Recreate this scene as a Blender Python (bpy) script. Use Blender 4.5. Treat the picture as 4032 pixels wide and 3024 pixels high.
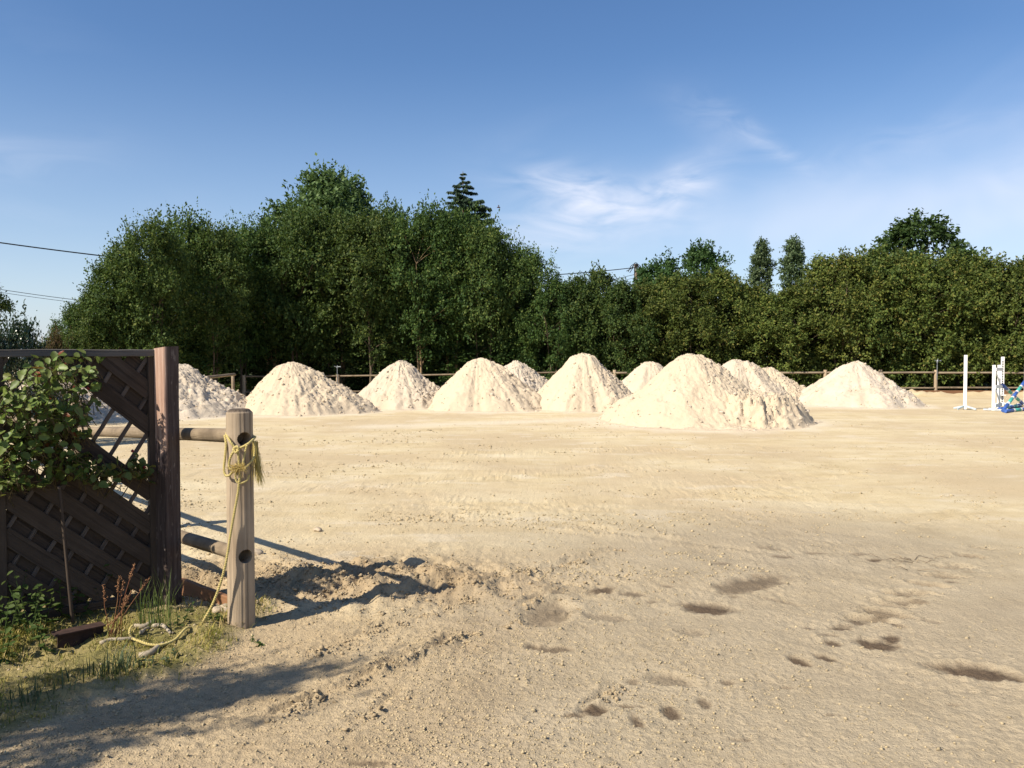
import bpy, bmesh, math, random
import numpy as np
from mathutils import Vector, Matrix

for _o in list(bpy.data.objects):
    bpy.data.objects.remove(_o)
S = bpy.context.scene
COL = S.collection
random.seed(7)
RNG = np.random.default_rng(11)
R = math.radians

# ------------------------------------------------------------------ camera
CAM_H = 1.6
FPX = 3250.0
PITCH = 1.85
cd = bpy.data.cameras.new('camera')
cam = bpy.data.objects.new('camera', cd)
COL.objects.link(cam)
cam.location = (0, 0, CAM_H)
cam.rotation_euler = (R(90 - PITCH), 0, 0)
cd.sensor_width = 36.0
cd.lens = FPX / 4032 * 36.0
cd.clip_start = 0.05
cd.clip_end = 3000
S.camera = cam
S.render.resolution_x = 1024
S.render.resolution_y = 768

# ------------------------------------------------------------------ light
SUN_EL = 42.0
SX, SY = -0.81, -0.585            # horizontal direction towards the sun
_n = math.hypot(SX, SY)
SX, SY = SX / _n, SY / _n
SUN = Vector((SX * math.cos(R(SUN_EL)), SY * math.cos(R(SUN_EL)), math.sin(R(SUN_EL))))
sl = bpy.data.lights.new('sun', 'SUN')
sl.energy = 4.8
sl.angle = R(0.55)
sl.color = (1.0, 0.91, 0.77)
so = bpy.data.objects.new('sun', sl)
COL.objects.link(so)
so.rotation_euler = SUN.to_track_quat('Z', 'Y').to_euler()
so.location = SUN * 60

W = bpy.data.worlds.new('World')
S.world = W
W.use_nodes = True
nt = W.node_tree
nt.nodes.clear()


def wn(t, **kw):
    n = nt.nodes.new(t)
    for k, v in kw.items():
        setattr(n, k, v)
    return n


w_out = wn('ShaderNodeOutputWorld')
w_bg = wn('ShaderNodeBackground')
w_sky = wn('ShaderNodeTexSky', sky_type='NISHITA')
w_sky.sun_disc = False
w_sky.sun_elevation = R(SUN_EL)
w_sky.sun_rotation = math.atan2(SX, SY)
w_sky.altitude = 50
w_sky.air_density = 1.0
w_sky.dust_density = 0.6
w_sky.ozone_density = 2.2
w_bg.inputs['Strength'].default_value = 0.086
w_tc = wn('ShaderNodeTexCoord')
w_hsv = wn('ShaderNodeHueSaturation')
w_hsv.inputs['Hue'].default_value = 0.506
w_hsv.inputs['Saturation'].default_value = 1.20
w_hsv.inputs['Value'].default_value = 1.0
nt.links.new(w_sky.outputs[0], w_hsv.inputs['Color'])


def wmath(op, a, b=None, clamp=False):
    n = wn('ShaderNodeMath', operation=op, use_clamp=clamp)
    for i, q in enumerate((a, b)):
        if q is None:
            continue
        if isinstance(q, (int, float)):
            n.inputs[i].default_value = q
        else:
            nt.links.new(q, n.inputs[i])
    return n.outputs[0]


w_sep = wn('ShaderNodeSeparateXYZ')
nt.links.new(w_tc.outputs['Generated'], w_sep.inputs[0])
zc = wmath('MAXIMUM', w_sep.outputs[2], 0.03)
px_ = wmath('DIVIDE', w_sep.outputs[0], wmath('ADD', zc, 0.12))
py_ = wmath('DIVIDE', w_sep.outputs[1], wmath('ADD', zc, 0.12))
w_cmb = wn('ShaderNodeCombineXYZ')
nt.links.new(px_, w_cmb.inputs[0])
nt.links.new(py_, w_cmb.inputs[1])


def wnoise(scale, sx, sy, rot, detail, off, dist=0.6, rough=0.55):
    mp = wn('ShaderNodeMapping')
    mp.inputs['Scale'].default_value = (sx, sy, 1)
    mp.inputs['Rotation'].default_value = (0, 0, rot)
    mp.inputs['Location'].default_value = off
    nt.links.new(w_cmb.outputs[0], mp.inputs[0])
    n = wn('ShaderNodeTexNoise')
    n.inputs['Scale'].default_value = scale
    n.inputs['Detail'].default_value = detail
    n.inputs['Roughness'].default_value = rough
    n.inputs['Distortion'].default_value = dist
    nt.links.new(mp.outputs[0], n.inputs['Vector'])
    return n.outputs[0]


# thin cirrus: soft banks all over the sky, and the wisps that hang above the hedge
az = wmath('ARCTAN2', w_sep.outputs[0], w_sep.outputs[1])
el = wmath('ARCSINE', w_sep.outputs[2])
w_ae = wn('ShaderNodeCombineXYZ')
nt.links.new(az, w_ae.inputs[0])
nt.links.new(el, w_ae.inputs[1])


def aenoise(rot, sx, sy, scale, off, detail=6, dist=1.2):
    mp = wn('ShaderNodeMapping')
    mp.inputs['Rotation'].default_value = (0, 0, rot)
    mp.inputs['Scale'].default_value = (sx, sy, 1)
    mp.inputs['Location'].default_value = off
    nt.links.new(w_ae.outputs[0], mp.inputs[0])
    n = wn('ShaderNodeTexNoise')
    n.inputs['Scale'].default_value = scale
    n.inputs['Detail'].default_value = detail
    n.inputs['Roughness'].default_value = 0.52
    n.inputs['Distortion'].default_value = dist
    nt.links.new(mp.outputs[0], n.inputs['Vector'])
    return n.outputs[0]


n_a = aenoise(0.16, 1.0, 3.2, 9.0, (0.3, 0.1, 0))
n_b = aenoise(-0.35, 1.0, 2.6, 12.0, (1.3, 0.7, 0))
n_c = aenoise(0.0, 1.0, 1.0, 5.0, (2.3, 0.4, 0), 3, .3)


def wisp(u, v, rot, ln, wd, st, tex):
    a0 = (u * 4032 / 2212 - 2016) / 3250
    e0 = (1407 - v * 4032 / 2212) / 3250
    dx = wmath('SUBTRACT', az, a0)
    dy = wmath('ADD', wmath('SUBTRACT', el, e0), wmath('MULTIPLY', wmath('SUBTRACT', n_c, 0.5), 0.035))
    c, s_ = math.cos(R(rot)), math.sin(R(rot))
    p = wmath('DIVIDE', wmath('ADD', wmath('MULTIPLY', dx, c), wmath('MULTIPLY', dy, s_)), ln)
    q = wmath('DIVIDE', wmath('SUBTRACT', wmath('MULTIPLY', dy, c), wmath('MULTIPLY', dx, s_)), wd)
    d2 = wmath('ADD', wmath('MULTIPLY', p, p), wmath('MULTIPLY', q, q))
    g = wmath('POWER', 2.718, wmath('MULTIPLY', d2, -1.0))
    t_ = wmath('MULTIPLY', wmath('SUBTRACT', tex, 0.30, True), 2.4, True)
    return wmath('MULTIPLY', wmath('MULTIPLY', g, t_), st)


WISPS = [(1270, 428, -12, .085, .024, .95, n_a), (1450, 425, 22, .055, .022, .80, n_b), (1215, 505, 4, .10, .030, .60, n_a), (1640, 345, -34, .05, .010, .38, n_b), (1540, 300, -30, .06, .020, .16, n_b),
         (2080, 480, 10, .24, .060, .55, n_c), (1640, 490, 4, .22, .040, .40, n_c), (1850, 380, 10, .14, .020, .16, n_b), (2190, 395, 14, .08, .024, .30, n_a), (30, 410, 6, .12, .025, .30, n_a), (2170, 290, 0, .03, .006, .25, n_b)]
c_w = None
for q in WISPS:
    o_ = wisp(*q)
    c_w = o_ if c_w is None else wmath('ADD', c_w, o_)
c_f = wnoise(1.6, 1.0, 0.42, 0.35, 7, (3.1, 1.7, 0), 0.9)
c_big = wnoise(0.62, 1.0, 1.0, 0.0, 2, (1.35, 4.35, 0), 0.0)
c_fil = wmath('MULTIPLY', wmath('SUBTRACT', c_f, 0.40, True), 3.0, True)
c_bank = wmath('MULTIPLY', wmath('SUBTRACT', c_big, 0.52, True), 5.0, True)
c_a = wmath('MULTIPLY', wmath('MULTIPLY', c_fil, c_bank), 0.18)
# pale milkiness towards the horizon, all round
hz = wmath('MULTIPLY', wmath('SUBTRACT', 0.34, w_sep.outputs[2], True), 2.9, True)
hz = wmath('MULTIPLY', wmath('POWER', hz, 1.5), 0.55)
c_tot = wmath('MULTIPLY', wmath('ADD', c_a, c_w), 1.0, True)
w_mixh = wn('ShaderNodeMixRGB')
nt.links.new(hz, w_mixh.inputs[0])
nt.links.new(w_hsv.outputs[0], w_mixh.inputs[1])
w_mixh.inputs[2].default_value = (4.9, 5.7, 7.6, 1)
w_mix = wn('ShaderNodeMixRGB')
nt.links.new(c_tot, w_mix.inputs[0])
nt.links.new(w_mixh.outputs[0], w_mix.inputs[1])
w_mix.inputs[2].default_value = (6.6, 6.9, 7.9, 1)
nt.links.new(w_mix.outputs[0], w_bg.inputs['Color'])
nt.links.new(w_bg.outputs[0], w_out.inputs['Surface'])

S.view_settings.view_transform = 'Standard'
S.view_settings.look = 'None'
S.view_settings.gamma = 1
S.view_settings.use_curve_mapping = False
S.view_settings.exposure = 0.68

# ------------------------------------------------------------------ pixel -> place
_cp, _sp = math.cos(R(PITCH)), math.sin(R(PITCH))


def ray(u, v):
    x = (u - 2016) / FPX
    z = -(v - 1512) / FPX
    return Vector((x, _cp + z * _sp, -_sp + z * _cp))


def P(u, v, y):
    d = ray(u, v)
    return Vector((d.x * y / d.y, y, CAM_H + d.z * y / d.y))


def G(u, v, z=0.0):
    d = ray(u, v)
    t = (z - CAM_H) / d.z
    return Vector((d.x * t, d.y * t, z))


DS = 4032 / 2212.0                 # the 2212 px wide view used for measuring


def PD(x, y, dep):
    return P(x * DS, y * DS, dep)


def GD(x, y, z=0.0):
    return G(x * DS, y * DS, z)


# ------------------------------------------------------------------ numpy noise
def _hash(ix, iy, seed):
    h = (ix.astype(np.int64) * 374761393 + iy.astype(np.int64) * 668265263 + seed * 974711) & 0xFFFFFFFF
    h = ((h ^ (h >> 13)) * 1274126177) & 0xFFFFFFFF
    return h ^ (h >> 16)


def perlin(x, y, seed=0):
    ix = np.floor(x); iy = np.floor(y)
    fx = x - ix; fy = y - iy
    u = fx * fx * fx * (fx * (fx * 6 - 15) + 10)
    v = fy * fy * fy * (fy * (fy * 6 - 15) + 10)

    def g(dx, dy):
        a = (_hash(ix + dx, iy + dy, seed) & 1023) * (2 * math.pi / 1024)
        return np.cos(a) * (fx - dx) + np.sin(a) * (fy - dy)
    a = g(0, 0) * (1 - u) + g(1, 0) * u
    b = g(0, 1) * (1 - u) + g(1, 1) * u
    return (a * (1 - v) + b * v) * 1.5


def fbm(x, y, seed=0, octv=4, gain=0.5):
    s = np.zeros_like(x, dtype=float); a = 1.0; f = 1.0
    for i in range(octv):
        s += a * perlin(x * f + 17.3 * i, y * f - 9.1 * i, seed + i)
        a *= gain; f *= 2.03
    return s


def sstep(a, b, x):
    t = np.clip((x - a) / (b - a), 0, 1)
    return t * t * (3 - 2 * t)


# ------------------------------------------------------------------ object helpers
def tag(o, label=None, cat=None, group=None, kind=None):
    if label: o['label'] = label
    if cat: o['category'] = cat
    if group: o['group'] = group
    if kind: o['kind'] = kind
    return o


def thing(name, label, cat, loc=(0, 0, 0), group=None, rz=0.0):
    o = bpy.data.objects.new(name, None)
    o.empty_display_size = 0.1
    COL.objects.link(o)
    o.location = loc
    o.rotation_euler = (0, 0, rz)
    return tag(o, label, cat, group)


def link(name, me, mat=None, parent=None):
    o = bpy.data.objects.new(name, me)
    COL.objects.link(o)
    if mat is not None and len(me.materials) == 0:
        me.materials.append(mat)
    if parent is not None:
        o.parent = parent
    return o


def mesh_np(name, V, F, smooth=False):
    """V (n,3), F (m,k) with k = 3 or 4, or list of such arrays"""
    Fs = F if isinstance(F, list) else [F]
    Fs = [np.asarray(f, dtype=np.int32) for f in Fs if len(f)]
    V = np.asarray(V, dtype=np.float32)
    me = bpy.data.meshes.new(name)
    me.vertices.add(len(V))
    me.vertices.foreach_set('co', V.ravel())
    nl = sum(f.size for f in Fs); nf = sum(len(f) for f in Fs)
    me.loops.add(nl)
    me.polygons.add(nf)
    me.loops.foreach_set('vertex_index', np.concatenate([f.ravel() for f in Fs]))
    tot = np.concatenate([np.full(len(f), f.shape[1], np.int32) for f in Fs])
    st = np.concatenate([[0], np.cumsum(tot)[:-1]]).astype(np.int32)
    me.polygons.foreach_set('loop_start', st)
    me.polygons.foreach_set('loop_total', tot)
    if smooth:
        me.polygons.foreach_set('use_smooth', np.ones(nf, dtype=bool))
    me.update(calc_edges=True)
    return me


class MB:
    def __init__(self):
        self.v = []; self.f = []

    def add(self, vs, fs):
        b = len(self.v)
        self.v += [tuple(q) for q in vs]
        self.f += [tuple(b + i for i in f) for f in fs]
        return self

    def box(self, c, s, bev=0.0):
        x, y, z = (q / 2 for q in s)
        if bev <= 0:
            vs = [(c[0] + i * x, c[1] + j * y, c[2] + k * z) for i in (-1, 1) for j in (-1, 1) for k in (-1, 1)]
            fs = [(0, 1, 3, 2), (4, 6, 7, 5), (0, 4, 5, 1), (2, 3, 7, 6), (0, 2, 6, 4), (1, 5, 7, 3)]
            return self.add(vs, fs)
        b = bev
        prof = [(-x + b, -y), (x - b, -y), (x, -y + b), (x, y - b), (x - b, y), (-x + b, y), (-x, y - b), (-x, -y + b)]
        pin = [(q[0] * (1 - b / x), q[1] * (1 - b / y)) for q in prof]
        rings = [(pin, -z), (prof, -z + b), (prof, z - b), (pin, z)]
        vs = [(c[0] + q[0], c[1] + q[1], c[2] + zz) for pr, zz in rings for q in pr]
        fs = []
        for r_ in range(3):
            for i in range(8):
                j = (i + 1) % 8
                fs.append((r_ * 8 + i, r_ * 8 + j, r_ * 8 + 8 + j, r_ * 8 + 8 + i))
        fs.append(tuple(range(7, -1, -1)))
        fs.append(tuple(range(24, 32)))
        return self.add(vs, fs)

    def tube(self, pts, rads, n=8, cap=True):
        pts = [Vector(p) for p in pts]
        if not isinstance(rads, (list, tuple)):
            rads = [rads] * len(pts)
        b = len(self.v)
        ref = None
        for i, p in enumerate(pts):
            d = (pts[min(i + 1, len(pts) - 1)] - pts[max(i - 1, 0)])
            if d.length < 1e-9: d = Vector((0, 0, 1))
            d.normalize()
            if ref is None:
                ref = d.orthogonal().normalized()
            ref = (ref - d * ref.dot(d))
            if ref.length < 1e-6: ref = d.orthogonal()
            ref.normalize()
            w = d.cross(ref)
            for k in range(n):
                a = 2 * math.pi * k / n
                self.v.append(tuple(p + (ref * math.cos(a) + w * math.sin(a)) * rads[i]))
        for i in range(len(pts) - 1):
            for k in range(n):
                j = (k + 1) % n
                self.f.append((b + i * n + k, b + i * n + j, b + (i + 1) * n + j, b + (i + 1) * n + k))
        if cap:
            self.f.append(tuple(b + k for k in range(n - 1, -1, -1)))
            e = b + (len(pts) - 1) * n
            self.f.append(tuple(e + k for k in range(n)))
        return self

    def mesh(self, name, smooth=False):
        me = bpy.data.meshes.new(name)
        me.from_pydata(self.v, [], self.f)
        if smooth:
            me.polygons.foreach_set('use_smooth', [True] * len(me.polygons))
        me.update()
        return me

    def build(self, name, mat, parent=None, smooth=False):
        return link(name, self.mesh(name, smooth), mat, parent)


def frame(p0, p1, hint=(0, 0, 1)):
    """matrix with local z along p0->p1, origin in the middle"""
    p0 = Vector(p0); p1 = Vector(p1)
    z = (p1 - p0).normalized()
    h = Vector(hint)
    x = h - z * h.dot(z)
    if x.length < 1e-5: x = z.orthogonal()
    x.normalize()
    y = z.cross(x)
    m = Matrix((x, y, z)).transposed().to_4x4()
    m.translation = (p0 + p1) / 2
    return m


def board(name, p0, p1, w, t, mat, parent, hint, bev=0.003, wear=0.0, seed=0):
    """plank: local x (hint) = width, y = thickness, z = length"""
    L = (Vector(p1) - Vector(p0)).length
    rr = random.Random(seed)
    m = MB()
    n = max(2, int(L / 0.08)) if wear > 0 else 1
    prof = lambda: [(-w / 2 + bev, -t / 2), (w / 2 - bev, -t / 2), (w / 2, -t / 2 + bev), (w / 2, t / 2 - bev),
                    (w / 2 - bev, t / 2), (-w / 2 + bev, t / 2), (-w / 2, t / 2 - bev), (-w / 2, -t / 2 + bev)]
    vs = []
    for i in range(n + 1):
        z = -L / 2 + L * i / n
        dx = rr.uniform(-1, 1) * wear; dy = rr.uniform(-1, 1) * wear * 0.5
        for q in prof():
            vs.append((q[0] + dx + rr.uniform(-1, 1) * wear * .4, q[1] + dy, z + (rr.uniform(-1, 1) * wear if i in (0, n) else 0)))
    fs = []
    for i in range(n):
        for k in range(8):
            j = (k + 1) % 8
            fs.append((i * 8 + k, i * 8 + j, i * 8 + 8 + j, i * 8 + 8 + k))
    fs.append(tuple(range(7, -1, -1)))
    fs.append(tuple(n * 8 + k for k in range(8)))
    m.add(vs, fs)
    o = m.build(name, mat, parent)
    M = frame(p0, p1, hint)
    if parent is not None:
        M = Matrix.Translation(-Vector(parent.location)) @ M
    o.matrix_local = M
    return o


def roundpole(name, p0, p1, r0, r1, mat, parent, n=14, wob=0.0, seed=0, rings=8, flat_end=True):
    L = (Vector(p1) - Vector(p0)).length
    rr = random.Random(seed)
    m = MB()
    ph = [rr.uniform(0, 6.28) for _ in range(4)]
    vs = []; fs = []
    zs = [-L / 2, -L / 2 + 0.004] + [-L / 2 + L * i / rings for i in range(1, rings)] + [L / 2 - 0.004, L / 2]
    for zi, z in enumerate(zs):
        f = (z + L / 2) / L
        r = r0 + (r1 - r0) * f
        if zi in (0, len(zs) - 1): r *= 0.94
        ox = wob * math.sin(3.1 * f + ph[0]) + wob * .4 * math.sin(9 * f + ph[1])
        oy = wob * math.sin(2.6 * f + ph[2])
        for k in range(n):
            a = 2 * math.pi * k / n
            q = r * (1 + 0.035 * math.sin(3 * a + ph[3]) + 0.02 * rr.uniform(-1, 1))
            vs.append((ox + q * math.cos(a), oy + q * math.sin(a), z))
    for i in range(len(zs) - 1):
        for k in range(n):
            j = (k + 1) % n
            fs.append((i * n + k, i * n + j, (i + 1) * n + j, (i + 1) * n + k))
    fs.append(tuple(range(n - 1, -1, -1)))
    e = (len(zs) - 1) * n
    fs.append(tuple(e + k for k in range(n)))
    m.add(vs, fs)
    o = m.build(name, mat, parent)
    for p in o.data.polygons:
        p.use_smooth = len(p.vertices) == 4
    M = frame(p0, p1, (0.3, 1, 0.1))
    if parent is not None:
        M = Matrix.Translation(-Vector(parent.location)) @ M
    o.matrix_local = M
    return o


# ------------------------------------------------------------------ materials
class NT:
    def __init__(self, name):
        self.m = bpy.data.materials.new(name)
        self.m.use_nodes = True
        self.t = self.m.node_tree
        self.t.nodes.clear()
        self.out = self.n('ShaderNodeOutputMaterial')
        self.b = self.n('ShaderNodeBsdfPrincipled')
        self.l(self.b.outputs[0], self.out.inputs[0])
        self.b.inputs['Specular IOR Level'].default_value = 0.25

    def n(self, t, **kw):
        q = self.t.nodes.new(t)
        for k, v in kw.items(): setattr(q, k, v)
        return q

    def l(self, a, b):
        self.t.links.new(a, b)

    def val(self, sock, v):
        if isinstance(v, bpy.types.NodeSocket): self.l(v, sock)
        elif isinstance(v, (tuple, list)): sock.default_value = tuple(v) + ((1,) if len(v) == 3 and sock.type == 'RGBA' else ())
        else: sock.default_value = v

    def math(self, op, a, b=0.0, clamp=False):
        q = self.n('ShaderNodeMath', operation=op, use_clamp=clamp)
        self.val(q.inputs[0], a); self.val(q.inputs[1], b)
        return q.outputs[0]

    def coord(self, kind='Object', scale=(1, 1, 1), loc=(0, 0, 0)):
        tc = self.n('ShaderNodeTexCoord'); mp = self.n('ShaderNodeMapping')
        mp.inputs['Scale'].default_value = scale
        mp.inputs['Location'].default_value = loc
        self.l(tc.outputs[kind], mp.inputs[0])
        return mp.outputs[0]

    def noise(self, vec, scale, detail=4, rough=0.55, dist=0.0):
        q = self.n('ShaderNodeTexNoise')
        if vec is not None: self.l(vec, q.inputs['Vector'])
        q.inputs['Scale'].default_value = scale
        q.inputs['Detail'].default_value = detail
        q.inputs['Roughness'].default_value = rough
        q.inputs['Distortion'].default_value = dist
        return q.outputs[0]

    def ramp(self, fac, stops):
        q = self.n('ShaderNodeValToRGB')
        self.l(fac, q.inputs[0])
        el = q.color_ramp.elements
        while len(el) < len(stops): el.new(0.5)
        for e, (p, c) in zip(el, stops):
            e.position = p
            e.color = tuple(c) + (1,) if len(c) == 3 else c
        return q.outputs[0]

    def mix(self, f, a, b, mode='MIX'):
        q = self.n('ShaderNodeMixRGB', blend_type=mode)
        self.val(q.inputs[0], f); self.val(q.inputs[1], a); self.val(q.inputs[2], b)
        return q.outputs[0]

    def attr(self, name):
        q = self.n('ShaderNodeAttribute', attribute_name=name)
        return q.outputs['Fac']

    def bump(self, h, strength=0.5, dist=0.01, normal=None):
        q = self.n('ShaderNodeBump')
        q.inputs['Strength'].default_value = strength
        q.inputs['Distance'].default_value = dist
        self.l(h, q.inputs['Height'])
        if normal is not None: self.l(normal, q.inputs['Normal'])
        return q.outputs[0]

    def done(self, color=None, rough=None, normal=None):
        if color is not None: self.val(self.b.inputs['Base Color'], color)
        if rough is not None: self.val(self.b.inputs['Roughness'], rough)
        if normal is not None: self.l(normal, self.b.inputs['Normal'])
        return self.m


def wood(name, dark, mid, light, grain=30, stretch=0.05, rough=0.85, patch=0.5, bump=0.5, crack=True, endz=None):
    k = NT(name)
    inf = k.n('ShaderNodeObjectInfo')
    tc = k.n('ShaderNodeTexCoord')
    ad = k.n('ShaderNodeVectorMath', operation='ADD')
    k.l(tc.outputs['Object'], ad.inputs[0])
    cm = k.n('ShaderNodeCombineXYZ')
    k.l(k.math('MULTIPLY', inf.outputs['Random'], 37.0), cm.inputs[2])
    k.l(k.math('MULTIPLY', inf.outputs['Random'], 11.0), cm.inputs[0])
    k.l(cm.outputs[0], ad.inputs[1])
    mp = k.n('ShaderNodeMapping')
    mp.inputs['Scale'].default_value = (1, 1, stretch)
    k.l(ad.outputs[0], mp.inputs[0])
    g = k.noise(mp.outputs[0], grain, 6, 0.65, 0.4)
    g2 = k.noise(mp.outputs[0], grain * 4, 3, 0.6)
    pt = k.noise(ad.outputs[0], 5.0, 4, 0.6)
    c = k.ramp(g, [(0.3, dark), (0.5, mid), (0.72, light)])
    c2 = k.ramp(pt, [(0.35, tuple(q * 0.72 for q in mid)), (0.65, light)])
    c = k.mix(patch * 0.5, c, c2)
    if crack:
        mp2 = k.n('ShaderNodeMapping')
        mp2.inputs['Scale'].default_value = (1, 1, stretch * 0.35)
        k.l(ad.outputs[0], mp2.inputs[0])
        ck = k.noise(mp2.outputs[0], grain * 1.3, 2, 0.5, 0.2)
        cf = k.ramp(ck, [(0.34, (1, 1, 1)), (0.385, (0, 0, 0))])
        c = k.mix(k.math('MULTIPLY', cf, 0.6), c, tuple(q * 0.25 for q in dark))
        hh = k.math('SUBTRACT', k.math('ADD', g, k.math('MULTIPLY', g2, 0.5)), cf)
    else:
        hh = k.math('ADD', g, k.math('MULTIPLY', g2, 0.5))
    c = k.mix(0.35, c, k.mix(k.math('MULTIPLY', inf.outputs['Random'], 0.9), tuple(q * .8 for q in mid), light))
    if endz is not None:                 # blackened end grain on top, browner towards the foot
        sp = k.n('ShaderNodeSeparateXYZ')
        k.l(tc.outputs['Object'], sp.inputs[0])
        e = k.math('MULTIPLY', k.math('SUBTRACT', k.math('ADD', sp.outputs[2], k.math('MULTIPLY', g, 0.02)), endz), 90.0, True)
        c = k.mix(k.math('MULTIPLY', e, 0.85), c, (0.06, 0.045, 0.035))
        f_ = k.math('MULTIPLY', k.math('SUBTRACT', 0.16, k.math('ADD', sp.outputs[2], k.math('MULTIPLY', pt, 0.16))), 12.0, True)
        c = k.mix(k.math('MULTIPLY', f_, 0.5), c, (0.17, 0.12, 0.075))
    return k.done(c, rough, k.bump(hh, bump, 0.006))


M_POST = wood('pale_post_wood', (0.20, 0.135, 0.08), (0.34, 0.255, 0.165), (0.46, 0.36, 0.25), grain=26, stretch=0.04)
M_ROPEPOST = wood('bleached_round_post', (0.19, 0.13, 0.08), (0.34, 0.26, 0.175), (0.48, 0.385, 0.275), grain=38, stretch=0.03, patch=0.8, bump=0.8, endz=1.288)
M_RAIL = wood('weathered_rail_wood', (0.035, 0.025, 0.017), (0.145, 0.108, 0.072), (0.33, 0.255, 0.168), grain=20, stretch=0.09, patch=1.5, bump=1.0)
M_DARKWOOD = wood('dark_stained_wood', (0.018, 0.012, 0.009), (0.048, 0.034, 0.025), (0.100, 0.075, 0.057), grain=60, stretch=0.05, patch=0.8)
M_BATTEN = wood('grey_batten_wood', (0.03, 0.022, 0.018), (0.085, 0.066, 0.055), (0.15, 0.125, 0.108), grain=60, stretch=0.05)
M_FRAME = wood('grey_frame_wood', (0.035, 0.03, 0.027), (0.10, 0.09, 0.08), (0.19, 0.175, 0.16), grain=40, stretch=0.04)
M_FENCE = wood('far_fence_wood', (0.10, 0.08, 0.055), (0.24, 0.185, 0.125), (0.38, 0.31, 0.22), grain=22, stretch=0.05)
M_KICK = wood('kick_board_wood', (0.10, 0.045, 0.02), (0.22, 0.105, 0.05), (0.30, 0.16, 0.085), grain=22, stretch=0.05)
M_POLEWOOD = wood('utility_pole_wood', (0.06, 0.045, 0.03), (0.14, 0.105, 0.07), (0.22, 0.17, 0.12), grain=12, stretch=0.03)
M_STICK = wood('dry_stick_wood', (0.16, 0.13, 0.09), (0.33, 0.27, 0.19), (0.46, 0.40, 0.30), grain=60, stretch=0.1)


def bark(name, a, b):
    k = NT(name)
    v = k.coord('Object', (1, 1, 0.3))
    n = k.noise(v, 14, 6, 0.65)
    return k.done(k.ramp(n, [(0.3, a), (0.7, b)]), 0.9, k.bump(n, 0.7, 0.02))


M_BARK = bark('bark', (0.06, 0.045, 0.03), (0.20, 0.15, 0.10))
M_BARK_TAN = bark('tan_bark', (0.17, 0.11, 0.06), (0.36, 0.25, 0.14))
M_CANE = bark('rose_cane', (0.05, 0.045, 0.02), (0.14, 0.10, 0.05))


def leafmat(name, cols, trans=0.3, rough=0.62, gloss=0.16, tint=None):
    """cols: list of (pos, colour) by random leaf"""
    k = NT(name)
    ge = k.n('ShaderNodeNewGeometry')
    inf = k.n('ShaderNodeObjectInfo')
    c = k.ramp(ge.outputs['Random Per Island'], cols)
    hs = k.n('ShaderNodeHueSaturation')
    k.l(c, hs.inputs['Color'])
    k.l(k.math('ADD', k.math('MULTIPLY', inf.outputs['Random'], 0.030), 0.470), hs.inputs['Hue'])
    k.l(k.math('ADD', k.math('MULTIPLY', k.math('FRACT', k.math('MULTIPLY', inf.outputs['Random'], 7.3)), 0.5), 0.75), hs.inputs['Value'])
    k.l(hs.outputs[0], k.b.inputs['Base Color'])
    k.b.inputs['Roughness'].default_value = rough
    k.b.inputs['Specular IOR Level'].default_value = gloss
    tr = k.n('ShaderNodeBsdfTranslucent')
    k.l(k.mix(0.5, hs.outputs[0], (0.10, 0.16, 0.02)), tr.inputs['Color'])
    mx = k.n('ShaderNodeMixShader')
    mx.inputs[0].default_value = trans
    k.l(k.b.outputs[0], mx.inputs[1])
    k.l(tr.outputs[0], mx.inputs[2])
    k.l(mx.outputs[0], k.out.inputs[0])
    return k.m


M_LEAF_MAPLE = leafmat('maple_leaf', [(0.0, (0.028, 0.061, 0.018)), (0.5, (0.051, 0.100, 0.026)), (0.85, (0.079, 0.134, 0.030)), (1.0, (0.142, 0.179, 0.045))])
M_LEAF_HEDGE = leafmat('hornbeam_leaf', [(0.0, (0.041, 0.069, 0.017)), (0.5, (0.077, 0.116, 0.026)), (0.85, (0.118, 0.154, 0.031)), (1.0, (0.178, 0.166, 0.041))])
M_LEAF_WALNUT = leafmat('walnut_leaf', [(0.0, (0.044, 0.089, 0.030)), (0.6, (0.081, 0.147, 0.047)), (1.0, (0.125, 0.199, 0.074))])
M_LEAF_ASH = leafmat('ash_leaf', [(0.0, (0.024, 0.056, 0.016)), (0.6, (0.040, 0.084, 0.022)), (1.0, (0.064, 0.112, 0.036))])
M_LEAF_POPLAR = leafmat('poplar_leaf', [(0.0, (0.053, 0.090, 0.042)), (0.6, (0.090, 0.143, 0.063)), (1.0, (0.150, 0.210, 0.105))])
M_NEEDLE = leafmat('spruce_needle', [(0.0, (0.016, 0.034, 0.020)), (0.6, (0.030, 0.055, 0.030)), (1.0, (0.05, 0.08, 0.04))], trans=0.1)
M_LEAF_DARK = leafmat('dark_glossy_leaf', [(0.0, (0.014, 0.034, 0.016)), (0.6, (0.024, 0.050, 0.022)), (1.0, (0.04, 0.07, 0.03))], trans=0.12, rough=0.3, gloss=0.5)
M_LEAF_RED = leafmat('bronze_leaf', [(0.0, (0.06, 0.05, 0.02)), (0.6, (0.11, 0.085, 0.035)), (1.0, (0.17, 0.09, 0.05))])
M_LEAF_ROSE = leafmat('rose_leaf', [(0.0, (0.069, 0.121, 0.029)), (0.5, (0.127, 0.201, 0.046)), (0.85, (0.196, 0.265, 0.069)), (1.0, (0.287, 0.253, 0.069))], rough=0.45, gloss=0.3, trans=0.35)
M_LEAF_ROSE_RED = leafmat('rose_leaf_red', [(0.0, (0.13, 0.03, 0.02)), (1.0, (0.22, 0.10, 0.03))], rough=0.4)
M_WEED = leafmat('weed_leaf', [(0.0, (0.035, 0.065, 0.018)), (0.6, (0.06, 0.10, 0.026)), (1.0, (0.10, 0.13, 0.04))])
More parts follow.
